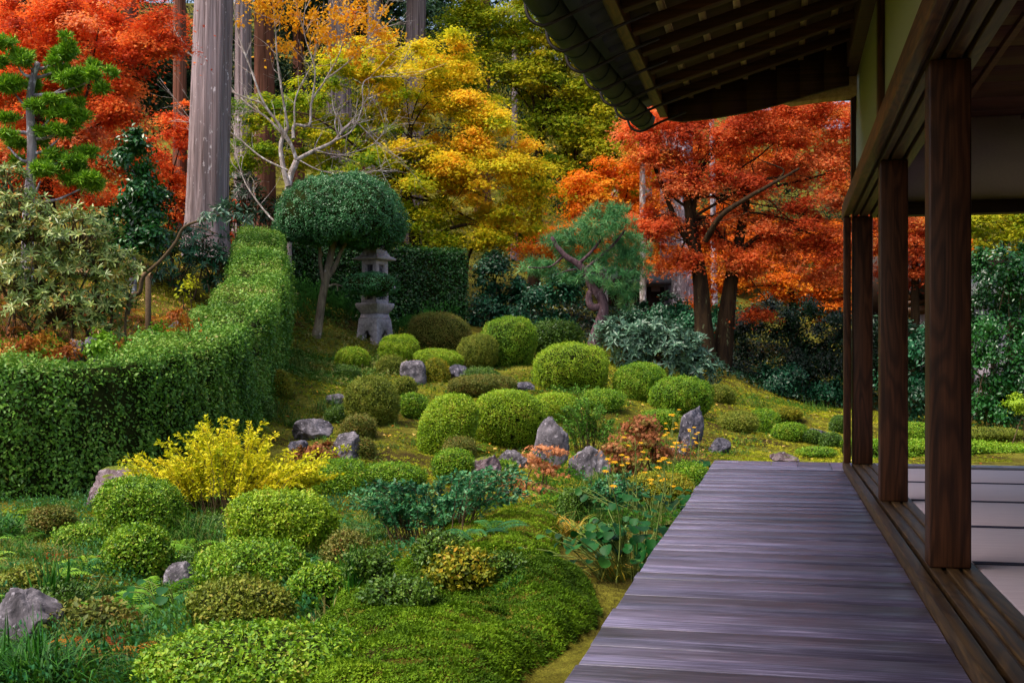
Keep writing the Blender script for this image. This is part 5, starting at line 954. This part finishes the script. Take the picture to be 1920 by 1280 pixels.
# cloud-pruned podocarpus
def podo():
    d = 15.5; s = nseed(); g = rng(s); u0 = (55 - HX) / F * d; t = empty('cloud_pruned_tree', W(u0, d, float(terrain(u0, d))), 'cloud-pruned podocarpus with needle pads on a white-grey stem', 'tree'); mb = MB(); limb(mb, [at(x, y, d) for x, y in ((50, 560), (52, 450), (54, 385), (60, 300), (58, 240), (56, 190), (62, 150), (70, 120))], .085, .035, 30, 12, 0, .004, g, .05)
    pads = [(30, 105, 52, 22), (118, 108, 30, 18), (168, 140, 32, 22), (112, 152, 42, 22), (25, 160, 50, 22), (100, 205, 34, 22), (135, 222, 28, 24), (15, 265, 42, 22), (125, 280, 46, 26), (75, 325, 40, 20), (150, 340, 44, 22), (-40, 210, 50, 24), (110, 250, 30, 16), (130, 92, 12, 16)]
    for px, py, rx, ry in pads: y0 = min(max(py + 40, 130), 400); a = at(58, y0, d); c = at(px, py + ry * .6, d + g.uniform(-.3, .3)); limb(mb, [a, (a + c) / 2 - np.array([0, 0, .05]), c], .028, .01, 14, 6, 0, .008, g)
    mb.build('trunk', m_bgrey, t, smooth=True); nm = MB()
    for px, py, rx, ry in pads:
        for _ in range(5):
            x = px + g.normal(0, .5) * rx; y = py + g.normal(0, .45) * ry; r1 = rx * g.uniform(.3, .6); r2 = ry * g.uniform(.25, .5); n = int(r1 * r2 * .10) + 3; K = 30
            c = np.array([(x - HX) / F * d, d + g.uniform(-.3, .3), EYE + (HY - y) / F * d]); P = c + nrm(g.normal(size=(n, 3))) * g.uniform(.2, 1, (n, 1)) ** .6 * np.array([r1, r1 * .8, r2]) / F * d
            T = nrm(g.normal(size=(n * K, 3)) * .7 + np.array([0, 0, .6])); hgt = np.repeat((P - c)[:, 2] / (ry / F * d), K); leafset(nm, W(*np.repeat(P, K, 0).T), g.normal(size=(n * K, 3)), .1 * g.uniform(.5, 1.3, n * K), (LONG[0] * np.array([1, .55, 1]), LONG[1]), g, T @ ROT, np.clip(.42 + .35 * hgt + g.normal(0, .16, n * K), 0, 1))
    nm.build('needles', m_pod, t)
podo()

# camellia, rhododendrons, evergreens
tree('camellia_tree', 'glossy dark camellia beneath the red maple', 'tree', [(250, 520), (248, 450), (245, 380)], [.06, .05, .03], [(245, 290, 42, 50, .5), (235, 360, 55, 50, .5), (275, 380, 38, 60, .45), (215, 420, 50, 45, .5), (265, 440, 45, 40, .4), (255, 470, 40, 40, .4)], 19.5, 11000, .085, m_camel, m_bgrey, tm=OVAL, pad=.3, flat=.8, up=.4, out=.8)
whorls('tall rhododendron with yellowing whorled leaves on the terrace', [(40, 420, 95, 60), (140, 440, 90, 55), (60, 520, 100, 60), (180, 495, 70, 45), (110, 580, 110, 45), (200, 560, 55, 45), (20, 350, 50, 45), (200, 610, 50, 30), (-60, 460, 80, 90), (250, 500, 25, 30)], 14.2, 1000, .1, m_rho, group='rhododendrons')
def slanting():
    d = 15.2; g = rng(nseed()); u0 = (262 - HX) / F * d; t = empty('leaning_branch', W(u0, d, float(terrain(u0, d))), 'bare crooked rhododendron stem arching over the wooden rail', 'branch'); mb = MB()
    limb(mb, [at(x, y, d) for x, y in ((238, 590), (246, 556), (262, 548), (268, 520), (300, 490), (328, 455), (345, 425), (390, 410), (420, 400), (435, 390))], .035, .01, 40, 8, 0, .004, g, .08); limb(mb, [at(x, y, d) for x, y in ((352, 424), (380, 428), (410, 440))], .01, .005, 8, 5)
    mb.build('stem', m_twig, t); crown('foliage', [(435, 388, 28, 12, .5), (405, 400, 30, 14, .5), (460, 405, 12, 12, .5)], d, 260, .11, m_rhog, t, LONG, pad=.15, flat=.8, up=.5, out=.9)
slanting()
whorls('dark shaded rhododendron filling the corner behind the rail', [(330, 500, 60, 50), (400, 500, 50, 45), (300, 460, 50, 40), (370, 450, 60, 30), (420, 540, 30, 25), (290, 540, 25, 30)], 22.5, 260, .14, m_ever, group='rhododendrons')
whorls('grey-leaved rhododendron behind the green domes', [(1180, 650, 55, 45), (1250, 655, 65, 50), (1310, 695, 45, 36), (1145, 625, 35, 30), (1220, 620, 50, 26), (1290, 660, 40, 40), (1200, 700, 60, 30)], 23, 520, .15, m_rhog, group='rhododendrons')
shrub('blue-green evergreen mass beside the dark hedge', [(930, 520, 55, 40), (980, 570, 70, 50), (910, 580, 40, 50), (1040, 560, 50, 60), (960, 490, 60, 25), (1060, 520, 40, 40), (1030, 620, 60, 40), (890, 630, 40, 30)], 28.2, 22000, .085, m_ever, stems=8, pad=.45)
shrub('dark evergreen thicket behind the twin maple trunks', [(1400, 620, 55, 45), (1460, 600, 60, 40), (1530, 610, 60, 50), (1570, 650, 60, 60), (1400, 690, 60, 50), (1480, 680, 70, 50), (1550, 710, 60, 45), (1620, 650, 70, 90), (1500, 575, 30, 22)], 29, 34000, .08, m_everd, stems=10, pad=.5)
shrub('low evergreen under the dark thicket', [(1450, 720, 60, 30), (1510, 715, 60, 35), (1560, 730, 40, 30)], 27.5, 9000, .08, m_ever, stems=4, pad=.4)
shrub('green shrubs at the foot of the cedars', [(1250, 575, 60, 25), (1190, 590, 50, 25), (1300, 610, 45, 35), (1340, 640, 30, 60), (1350, 580, 25, 30, .7)], 30, 13000, .085, m_ever, stems=5, pad=.4)
shrub('glossy dark evergreen beyond the room beside the near post', [(1870, 500, 75, 60), (1910, 560, 60, 60), (1850, 590, 50, 60), (1890, 640, 60, 60), (1850, 700, 50, 60), (1930, 690, 50, 80), (1860, 760, 70, 40)], 22.5, 22000, .075, m_camel, stems=9, pad=.4, flat=.8)
shrub('dark evergreen between the middle and near posts', [(1715, 640, 50, 40), (1700, 690, 50, 50), (1725, 730, 50, 50), (1760, 650, 60, 90)], 23.5, 12000, .075, m_ever, stems=5, pad=.4)
shrub('wall of dark foliage closing the view beyond the posts', [(1780, 560, 120, 90), (1980, 560, 120, 150), (1760, 700, 140, 80), (1640, 640, 60, 90), (2000, 720, 100, 90)], 31, 24000, .12, m_everd, stems=6, pad=.6)
whorls('dark shrub at the foot of the bare tree', [(460, 370, 40, 50), (500, 400, 40, 40), (430, 400, 30, 30)], 27, 100, .17, m_everd, group='rhododendrons')
# far wood closing the hillside
g = rng(nseed())
far = [(px + g.uniform(-40, 40), py + g.uniform(-30, 30), 130, 95, .5, g.uniform(0, 6)) for px in range(-150, 1300, 150) for py in range(-130, 560, 110)] + [(px, py, 110, 70, .5, g.uniform(0, 5)) for px in range(1150, 2200, 130) for py in range(330, 660, 90)]
o, _ = crown('far_wood', far, 50, 120000, .3, m_cedl, None, LONG, pad=1.7, flat=.6, up=.2, out=.8, loc=W(0, 50, 6)); tag(o, 'dark conifer wood closing the hillside', 'wood', None, 'stuff')
o, _ = crown('far_maples', [(1150, 350, 110, 60, .4), (1300, 300, 110, 60, .2), (1450, 260, 120, 70, .2), (1580, 260, 110, 80, .2), (1350, 430, 110, 70, .5), (1480, 450, 110, 70, .3), (1600, 450, 110, 90, .3), (1200, 470, 110, 50, .5), (1400, 540, 130, 50, .6), (1560, 570, 110, 40, .4), (1720, 450, 110, 80, .3)], 44, 52000, .17, m_oran, None, MAPLE, pad=1.2, flat=.4, loc=W(8, 44, 5)); tag(o, 'far mass of orange maples behind the garden trees', 'maples', None, 'stuff')
o, _ = crown('far_maples', [(60, 60, 170, 90, .3), (250, 30, 120, 80, .3), (120, 230, 170, 90, .4), (20, 380, 140, 80, .3), (250, 330, 90, 100, .35)], 32, 22000, .11, m_red, None, MAPLE, pad=.9, flat=.35, loc=W(-12, 32, 5)); tag(o, 'far mass of red maples behind the terrace maple', 'maples', None, 'stuff')
# ---------------------------------------------------------------- small plants
spray('bright yellow spirea spraying up before the hedge', 440, 985, 350, 168, 230, 100, .036, m_spir, d=10.2, lean=.5, prof=lambda q: .8 + .2 * math.sin(q * 9 + 2.2) - .35 * q * (q > 0))
shrub('rust-leaved maple bush beside the wide cracked stone', [(1200, 815, 55, 40, .5), (1165, 840, 30, 30, .5), (1235, 845, 30, 30, .55), (1200, 790, 45, 25, .45), (1185, 870, 35, 25, .6)], 12.4, 3000, .045, m_redm, MAPLE5, stems=9, pad=.14, flat=.35, shell=.3)
shrub('coral maple seedling in front of the tall leaning stone', [(990, 865, 30, 16, .4), (1020, 845, 40, 12, .5), (960, 900, 40, 14, .5), (1040, 880, 28, 12, .4), (1000, 915, 40, 14, .6), (930, 885, 16, 10, .4)], 11.6, 900, .05, m_coral, MAPLE5, stems=6, pad=.14, flat=.3)
shrub('coral-leaved ground plant beside the pale rounded stone', [(600, 842, 42, 16, .3), (575, 850, 28, 12, .4), (620, 855, 25, 12, .2)], 13.2, 1500, .035, m_redm, stems=5, pad=.1)
spray('teal nandina clump in front of the moss hummock', 810, 1035, 270, 120, 75, 75, .036, m_nand, lean=.9, d=8.3, droop=.4)
spray('second teal nandina behind the first, paler', 905, 990, 150, 75, 30, 60, .034, m_nand, lean=.9, d=9.0, droop=.4)
spray('light green euonymus beside the bright trio', 1105, 845, 100, 100, 60, 70, .036, m_lgt, lean=.6)
spray('second light euonymus up the slope behind the trio', 1080, 760, 80, 40, 30, 50, .036, m_lgt, lean=.6)
spray('fern-like teal plant beside the veranda end stone', 1140, 965, 110, 70, 36, 60, .036, m_nand, lean=.9, droop=.4)
spray('twiggy dead bush by the rust-leaved maple', 1280, 880, 90, 60, 40, 10, .03, m_redm, lean=.8)
shrub('leafy yellowing ground plants above the hedge', [(60, 650, 90, 26, .5), (190, 640, 60, 20, .5), (290, 630, 40, 25, .4)], 13.6, 2800, .055, m_fern, stems=4, pad=.2)
shrub('rusty ground plants on the terrace bank', [(30, 640, 60, 26, .5), (110, 660, 40, 18, .4), (340, 590, 20, 20, .5)], 13.4, 1800, .05, m_ferno, stems=4, pad=.2)
shrub('small yellow-leaved sapling by the wooden rail', [(350, 540, 12, 10, .5), (354, 520, 10, 8, .5), (345, 555, 6, 6, .4)], 19.5, 140, .07, m_spir, stems=3, pad=.2)
tuft('sedge tuft by the end of the long hedge', 480, 788, 90, 50, 170)
tuft('sedge tuft in front of the small whitish stone', 615, 772, 80, 36, 130)
tuft('pale grass below the mustard ball', 515, 772, 70, 36, 120)
tuft('sedge tuft at the foot of the hedge below the mustard ball', 440, 812, 80, 40, 140)
tuft('sedge tuft behind the grey speckled boulder', 552, 800, 60, 30, 110)
tuft('dry pale bamboo grass below the dark small bush', 560, 690, 90, 30, 130, m_grass)
tuft('dry pale bamboo grass beside the leaning trunk', 640, 672, 70, 30, 110)
tuft('yellowing grass before the moss-covered log', 585, 860, 50, 20, 60, m_lily)
tuft('dark sedge between the twin-lobed and boulder bushes', 375, 1020, 110, 70, 150)
tuft('dark lily turf at the foot of the hedge', 10, 1005, 120, 66, 130, m_iris, bw=.014, lean=.9)
tuft('long green grass in front of the pale boulder', 60, 1290, 230, 110, 420, m_iris, bw=.01, lean=.55)
tuft('rush of upright iris leaves beside the pale boulder', 100, 1140, 60, 96, 60, m_iris, bw=.012, lean=.25, curl=.5)
tuft('dark arching grass below the ferns', 300, 1275, 180, 70, 260, m_iris, bw=.007, lean=.8)
tuft('upright iris leaves by the fresh green bush', 668, 1100, 50, 70, 40, m_iris, bw=.01, lean=.25, curl=.4)
tuft('rust-coloured lily leaves lying by the moss', 110, 1050, 120, 26, 110, m_ferno, bw=.012, lean=1.2)
tuft('rusty grass arching below the small rusty bush', 170, 1015, 110, 40, 90, m_ferno, bw=.009, lean=1.0)
tuft('yellowing daylily beside the moss hummock', 1075, 1010, 90, 62, 90, m_lily, bw=.013, lean=.8)
tuft('yellowing daylily at the edge of the bare path', 1155, 1080, 80, 66, 80, m_lily, bw=.013, lean=.8)
tuft('dark sedge under the teal fern', 1140, 965, 100, 40, 150, m_iris, bw=.008, lean=.8)
tuft('green grass at the foot of the small dark tuft bush', 955, 1105, 70, 26, 130, m_iris, bw=.005)
tuft('grass fringe at the far end of the moss bank', 1540, 770, 120, 26, 130)
tuft('grass fringe below the dark thicket', 1420, 762, 120, 26, 130)
fern('bright fern leaning over the dark grass', 260, 1165, 9, .42, m_fern)
fern('second bright fern, nearer the speckled stone', 300, 1130, 8, .36, m_fern)
fern('yellow-green fern above the speckled stone', 340, 1040, 7, .36, m_fern)
fern('small fern by the smaller round bush', 180, 1075, 7, .34, m_fern)
fern('pale fern by the grey-green bush', 90, 1100, 6, .3, m_fern)
fern('dark fern below the fresh green bush', 560, 1140, 8, .3, m_fernd)
fern('dark fern beside the wispy bush', 610, 1050, 7, .3, m_fernd)
fern('yellowing fern at the foot of the coral seedling', 1030, 945, 8, .38, m_fern)
fern('teal fern in front of the dark bush', 1100, 965, 8, .38, m_fernd)
fern('fern at the near edge of the moss hummock', 905, 1012, 6, .3, m_fernd)
fern('small fern at the foot of the middle bright ball', 905, 845, 6, .3, m_fern)
fern('fern under the flat bright cushion', 850, 705, 6, .35, m_fern)
fern('yellow fern on the terrace above the hedge', 60, 640, 7, .5, m_fern, d=13.5)
fern('withered orange fern on the terrace', 270, 630, 7, .5, m_ferno, d=14.2)
fern('golden fern under the rhododendron', 170, 540, 8, .7, m_ferno, d=16.5)
fern('withered fern under the brown and green bush', 200, 1240, 7, .3, m_ferno)
# leopard plant: round glossy leaves, stalks with yellow flowers
def leopard(label, px, base, n, nf, spread, L=.3):
    g = rng(nseed()); _, d, _ = hit(px, base); u = (px - HX) / F * d; z0 = float(terrain(u, d)); t = empty('leopard_plant', W(u, d, z0), label, 'plant', 'leopard plants along the veranda'); mb = MB(); ms = MB(); disc = [(0, 0, 0)]
    K = 11; an = np.linspace(.35, 6.283 - .35, K); tv = np.array([(0, 0, 0)] + [(.38 - .5 * math.cos(a) * (1.0 if abs(a - math.pi) < 2.2 else .9), .52 * math.sin(a), .10 * abs(math.sin(a)) - .05 * math.cos(2 * a)) for a in an]); tt = np.array([(0, i + 2, i + 1) for i in range(K - 1)])
    for i in range(n):
        x, y = g.normal(0, spread, 2); h = L * g.uniform(.45, 1.1); b0 = np.array([u + x * .5, d + y * .5, float(terrain(u + x * .5, d + y * .5))]); e = np.array([u + x * 1.3, d + y * 1.3, b0[2] + h]); limb(ms, [W(*b0), W(*((b0 + e) / 2 + np.array([0, 0, .05]))), W(*e)], .004, .003, 8, 5)
        N = np.array([[x * 1.2, y * 1.2 - .35, .8]]) + g.normal(0, .25, 3); leafset(mb, W(*e)[None], N @ ROT, [.068 * g.uniform(.55, 1.35)], (tv, tt), g, np.array([[x, y - .2, -.3]]) @ ROT, [np.clip(g.normal(.45, .2), 0, 1)])
    mb.build('leaves', m_tsu, t); heads = []
    for i in range(nf):
        x, y = g.normal(0, spread * 1.1, 2); b0 = np.array([u + x * .6, d + y * .6, float(terrain(u + x * .6, d + y * .6))]); h = g.uniform(.42, .75); top = b0 + np.array([g.normal(0, .08), g.normal(0, .06), h]); limb(ms, [W(*b0), W(*((b0 + top) / 2 + g.normal(0, .02, 3))), W(*top)], .005, .003, 10, 5)
        for _ in range(g.integers(3, 6)):
            q = top + g.normal(0, .055, 3) + np.array([0, 0, .02]); limb(ms, [W(*(top - np.array([0, 0, .1]))), W(*((top + q) / 2 - np.array([0, 0, .03]))), W(*q)], .0025, .002, 5, 4); m = 9; aa = np.arange(m) / m * 6.283; T = np.stack([np.cos(aa), np.sin(aa), g.uniform(-.3, .5) + aa * 0], -1); fl = MB(); heads.append(fl); leafset(fl, np.tile(W(*q), (m, 1)), np.tile([[0, -.3, 1.]], (m, 1)) @ ROT, .026, (LONG[0] * np.array([1, 1.3, 1]), LONG[1]), g, T @ ROT, np.clip(g.normal(.4, .3, m), 0, 1))
    ms.build('stalks', m_stem, t)
    for fl in heads: fl.build('flower', m_flow, t)
leopard('leopard plant with big glossy leaves against the veranda edge', 1190, 1085, 140, 2, .2)
leopard('flowering leopard plant behind the glossy-leaved one', 1225, 990, 80, 7, .2, .26)
leopard('leopard plant with spent flower stalks near the veranda corner', 1275, 905, 34, 6, .2, .22)
leopard('low heart-leaved plant beside the speckled stone', 345, 1150, 9, 0, .1, .16)
# wooden rail on the terrace
rd = 17.0; ru = (278 - HX) / F * rd; rz = float(terrain(ru, rd)); rl = empty('wooden_rail', W(ru, rd, rz), 'short rustic log rail on a post beside the crooked stem', 'rail')
mb = MB(); tube(mb, [W(ru, rd, rz - .05), W(ru, rd, EYE + (HY - 516) / F * rd)], [.042, .04], 12); mb.build('post', m_twig, rl, smooth=True)
mb = MB(); tube(mb, [at(284, 517, rd), at(236, 514, rd + .1), at(120, 508, rd + .3)], [.045, .045], 12); mb.build('rail', m_rail if False else plain('log_wood', '#8a6c4c', .8, .2, 25, .35), rl, smooth=True)
q = (120 - HX) / F * (rd + .3); mb = MB(); tube(mb, [W(q, rd + .3, float(terrain(q, rd + .3)) - .05), at(120, 508, rd + .3)], [.042, .04], 12); mb.build('post', m_twig, rl, smooth=True)
# storehouse behind the pine
m_wht = plain('white_plaster', '#b8aeb8', .9, .1, 20, .08)
def house(name, label, p0, d, wpx, dep, ytop, yroof, mw, mr, ov=.5):
    u0 = (p0 - HX) / F * d; w_ = wpx / F * d; z0 = float(terrain(u0 + w_ / 2, d)) - .3; zt = EYE + (HY - ytop) / F * d; zr_ = EYE + (HY - yroof) / F * d; h = empty(name, W(u0 + w_ / 2, d, z0), label, 'building'); mb = MB()
    for a, b_, c_, e in ((u0, d, u0 + w_, d + .15), (u0, d + dep, u0 + w_, d + dep + .15), (u0, d + .15, u0 + .15, d + dep), (u0 + w_ - .15, d + .15, u0 + w_, d + dep)): mb.add(W(*np.array([(x, y, z) for z in (z0, zt) for x, y in ((a, b_), (c_, b_), (c_, e), (a, e))]).T), BOXT)
    mb.build('wall', mw, h); mb = MB(); A = [(u0 - ov, d - ov, zt - .02), (u0 + w_ + ov, d - ov, zt - .02), (u0 + w_ + ov, d + dep / 2, zr_), (u0 - ov, d + dep / 2, zr_)]; Bq = [(u0 - ov, d + dep + ov, zt - .02), (u0 - ov, d + dep / 2, zr_), (u0 + w_ + ov, d + dep / 2, zr_), (u0 + w_ + ov, d + dep + ov, zt - .02)]
    prism(mb, W(*np.array(A).T), (0, 0, .14)); prism(mb, W(*np.array([Bq[0], Bq[3], Bq[2], Bq[1]]).T), (0, 0, .14)); mb.build('roof', mr, h)
    for x in np.linspace(0, 1, 5): xx = u0 + .06 + (w_ - .12) * x; mb = MB(); mb.add(W(*np.array([(a, b_, z) for z in (z0, zt - .05) for a, b_ in ((xx - .06, d - .04), (xx + .06, d - .04), (xx + .06, d - .003), (xx - .06, d - .003))]).T), BOXT); mb.build('pillar', w_dark, h)
    mb = MB(); mb.add(W(*np.array([(a, b_, z) for z in (z0, z0 + .9) for a, b_ in ((u0, d - .03), (u0 + w_, d - .03), (u0 + w_, d - .002), (u0, d - .002))]).T), BOXT); mb.build('dado_board', w_dark, h); return h
house('storehouse', 'small white-walled storehouse with dark eaves behind the pine', 1140, 35.5, 105, 3, 535, 500, m_wht, m_tile, .45)
# raised gallery seen between the posts
def gallery():
    d = 29; u0 = (1660 - HX) / F * d; t = empty('temple_gallery', W(u0, d, float(terrain(u0, d))), 'brown raised temple gallery with a lattice railing', 'building'); z = lambda y: EYE + (HY - y) / F * d; w_ = 3.6; sl = .16
    def bar(name, ya, h, dy=0, th=.1, m=w_raft, x0=0, x1=w_): mb = MB(); p0 = W(u0 + x0, d + dy, z(ya) + x0 * sl); p1 = W(u0 + x1, d + dy, z(ya) + x1 * sl); beam(mb, p0, p1, th, h); mb.build(name, m, t)
    bar('floor_beam', 592, .22, 0, .2, w_rail); bar('rail_foot', 576, .12, 0, .14, w_rail); bar('handrail', 548, .1, 0, .14, w_rail); bar('panel', 562, .3, .08, .03, w_dark)
    for k in range(9):
        mb = MB(); x = .2 + k * .4; p = W(u0 + x, d - .02, z(562) + x * sl); beam(mb, p - np.array([0, 0, .17]), p + np.array([0, 0, .17]), .09, .06, up=(0, 1, 0)); mb.build('baluster', w_rail, t)
    for y in (556, 562, 568): bar('rail_slat', y, .035, .02, .05, w_rail)
    for x in (.6, 1.8, 3.0): mb = MB(); a = W(u0 + x, d + .1, float(terrain(u0 + x, d))); b_ = W(u0 + x, d + .1, z(600)); beam(mb, a, b_, .2, .2, up=(0, 1, 0)); mb.build('pillar', w_dark, t)
    mb = MB(); mb.add(W(*np.array([(a, b_, c_) for c_ in (z(590), z(470)) for a, b_ in ((u0, d + 1.5), (u0 + w_, d + 1.5), (u0 + w_, d + 1.6), (u0, d + 1.6))]).T), BOXT); mb.build('wall', w_dark, t)
gallery()
house('outbuilding', 'pale-walled outbuilding half hidden by the glossy evergreen', 1815, 26.5, 180, 3, 560, 520, m_wht, m_tile, .5)
# mossy cushion of a low pine branch at the picture edge
shrub('bright mossy pad on a low dark branch beyond the room', [(1912, 754, 34, 15, .6), (1950, 748, 40, 18, .6)], 18.5, 9000, .03, m_az['bright'], stems=3, pad=.12, flat=.5, shell=.3)
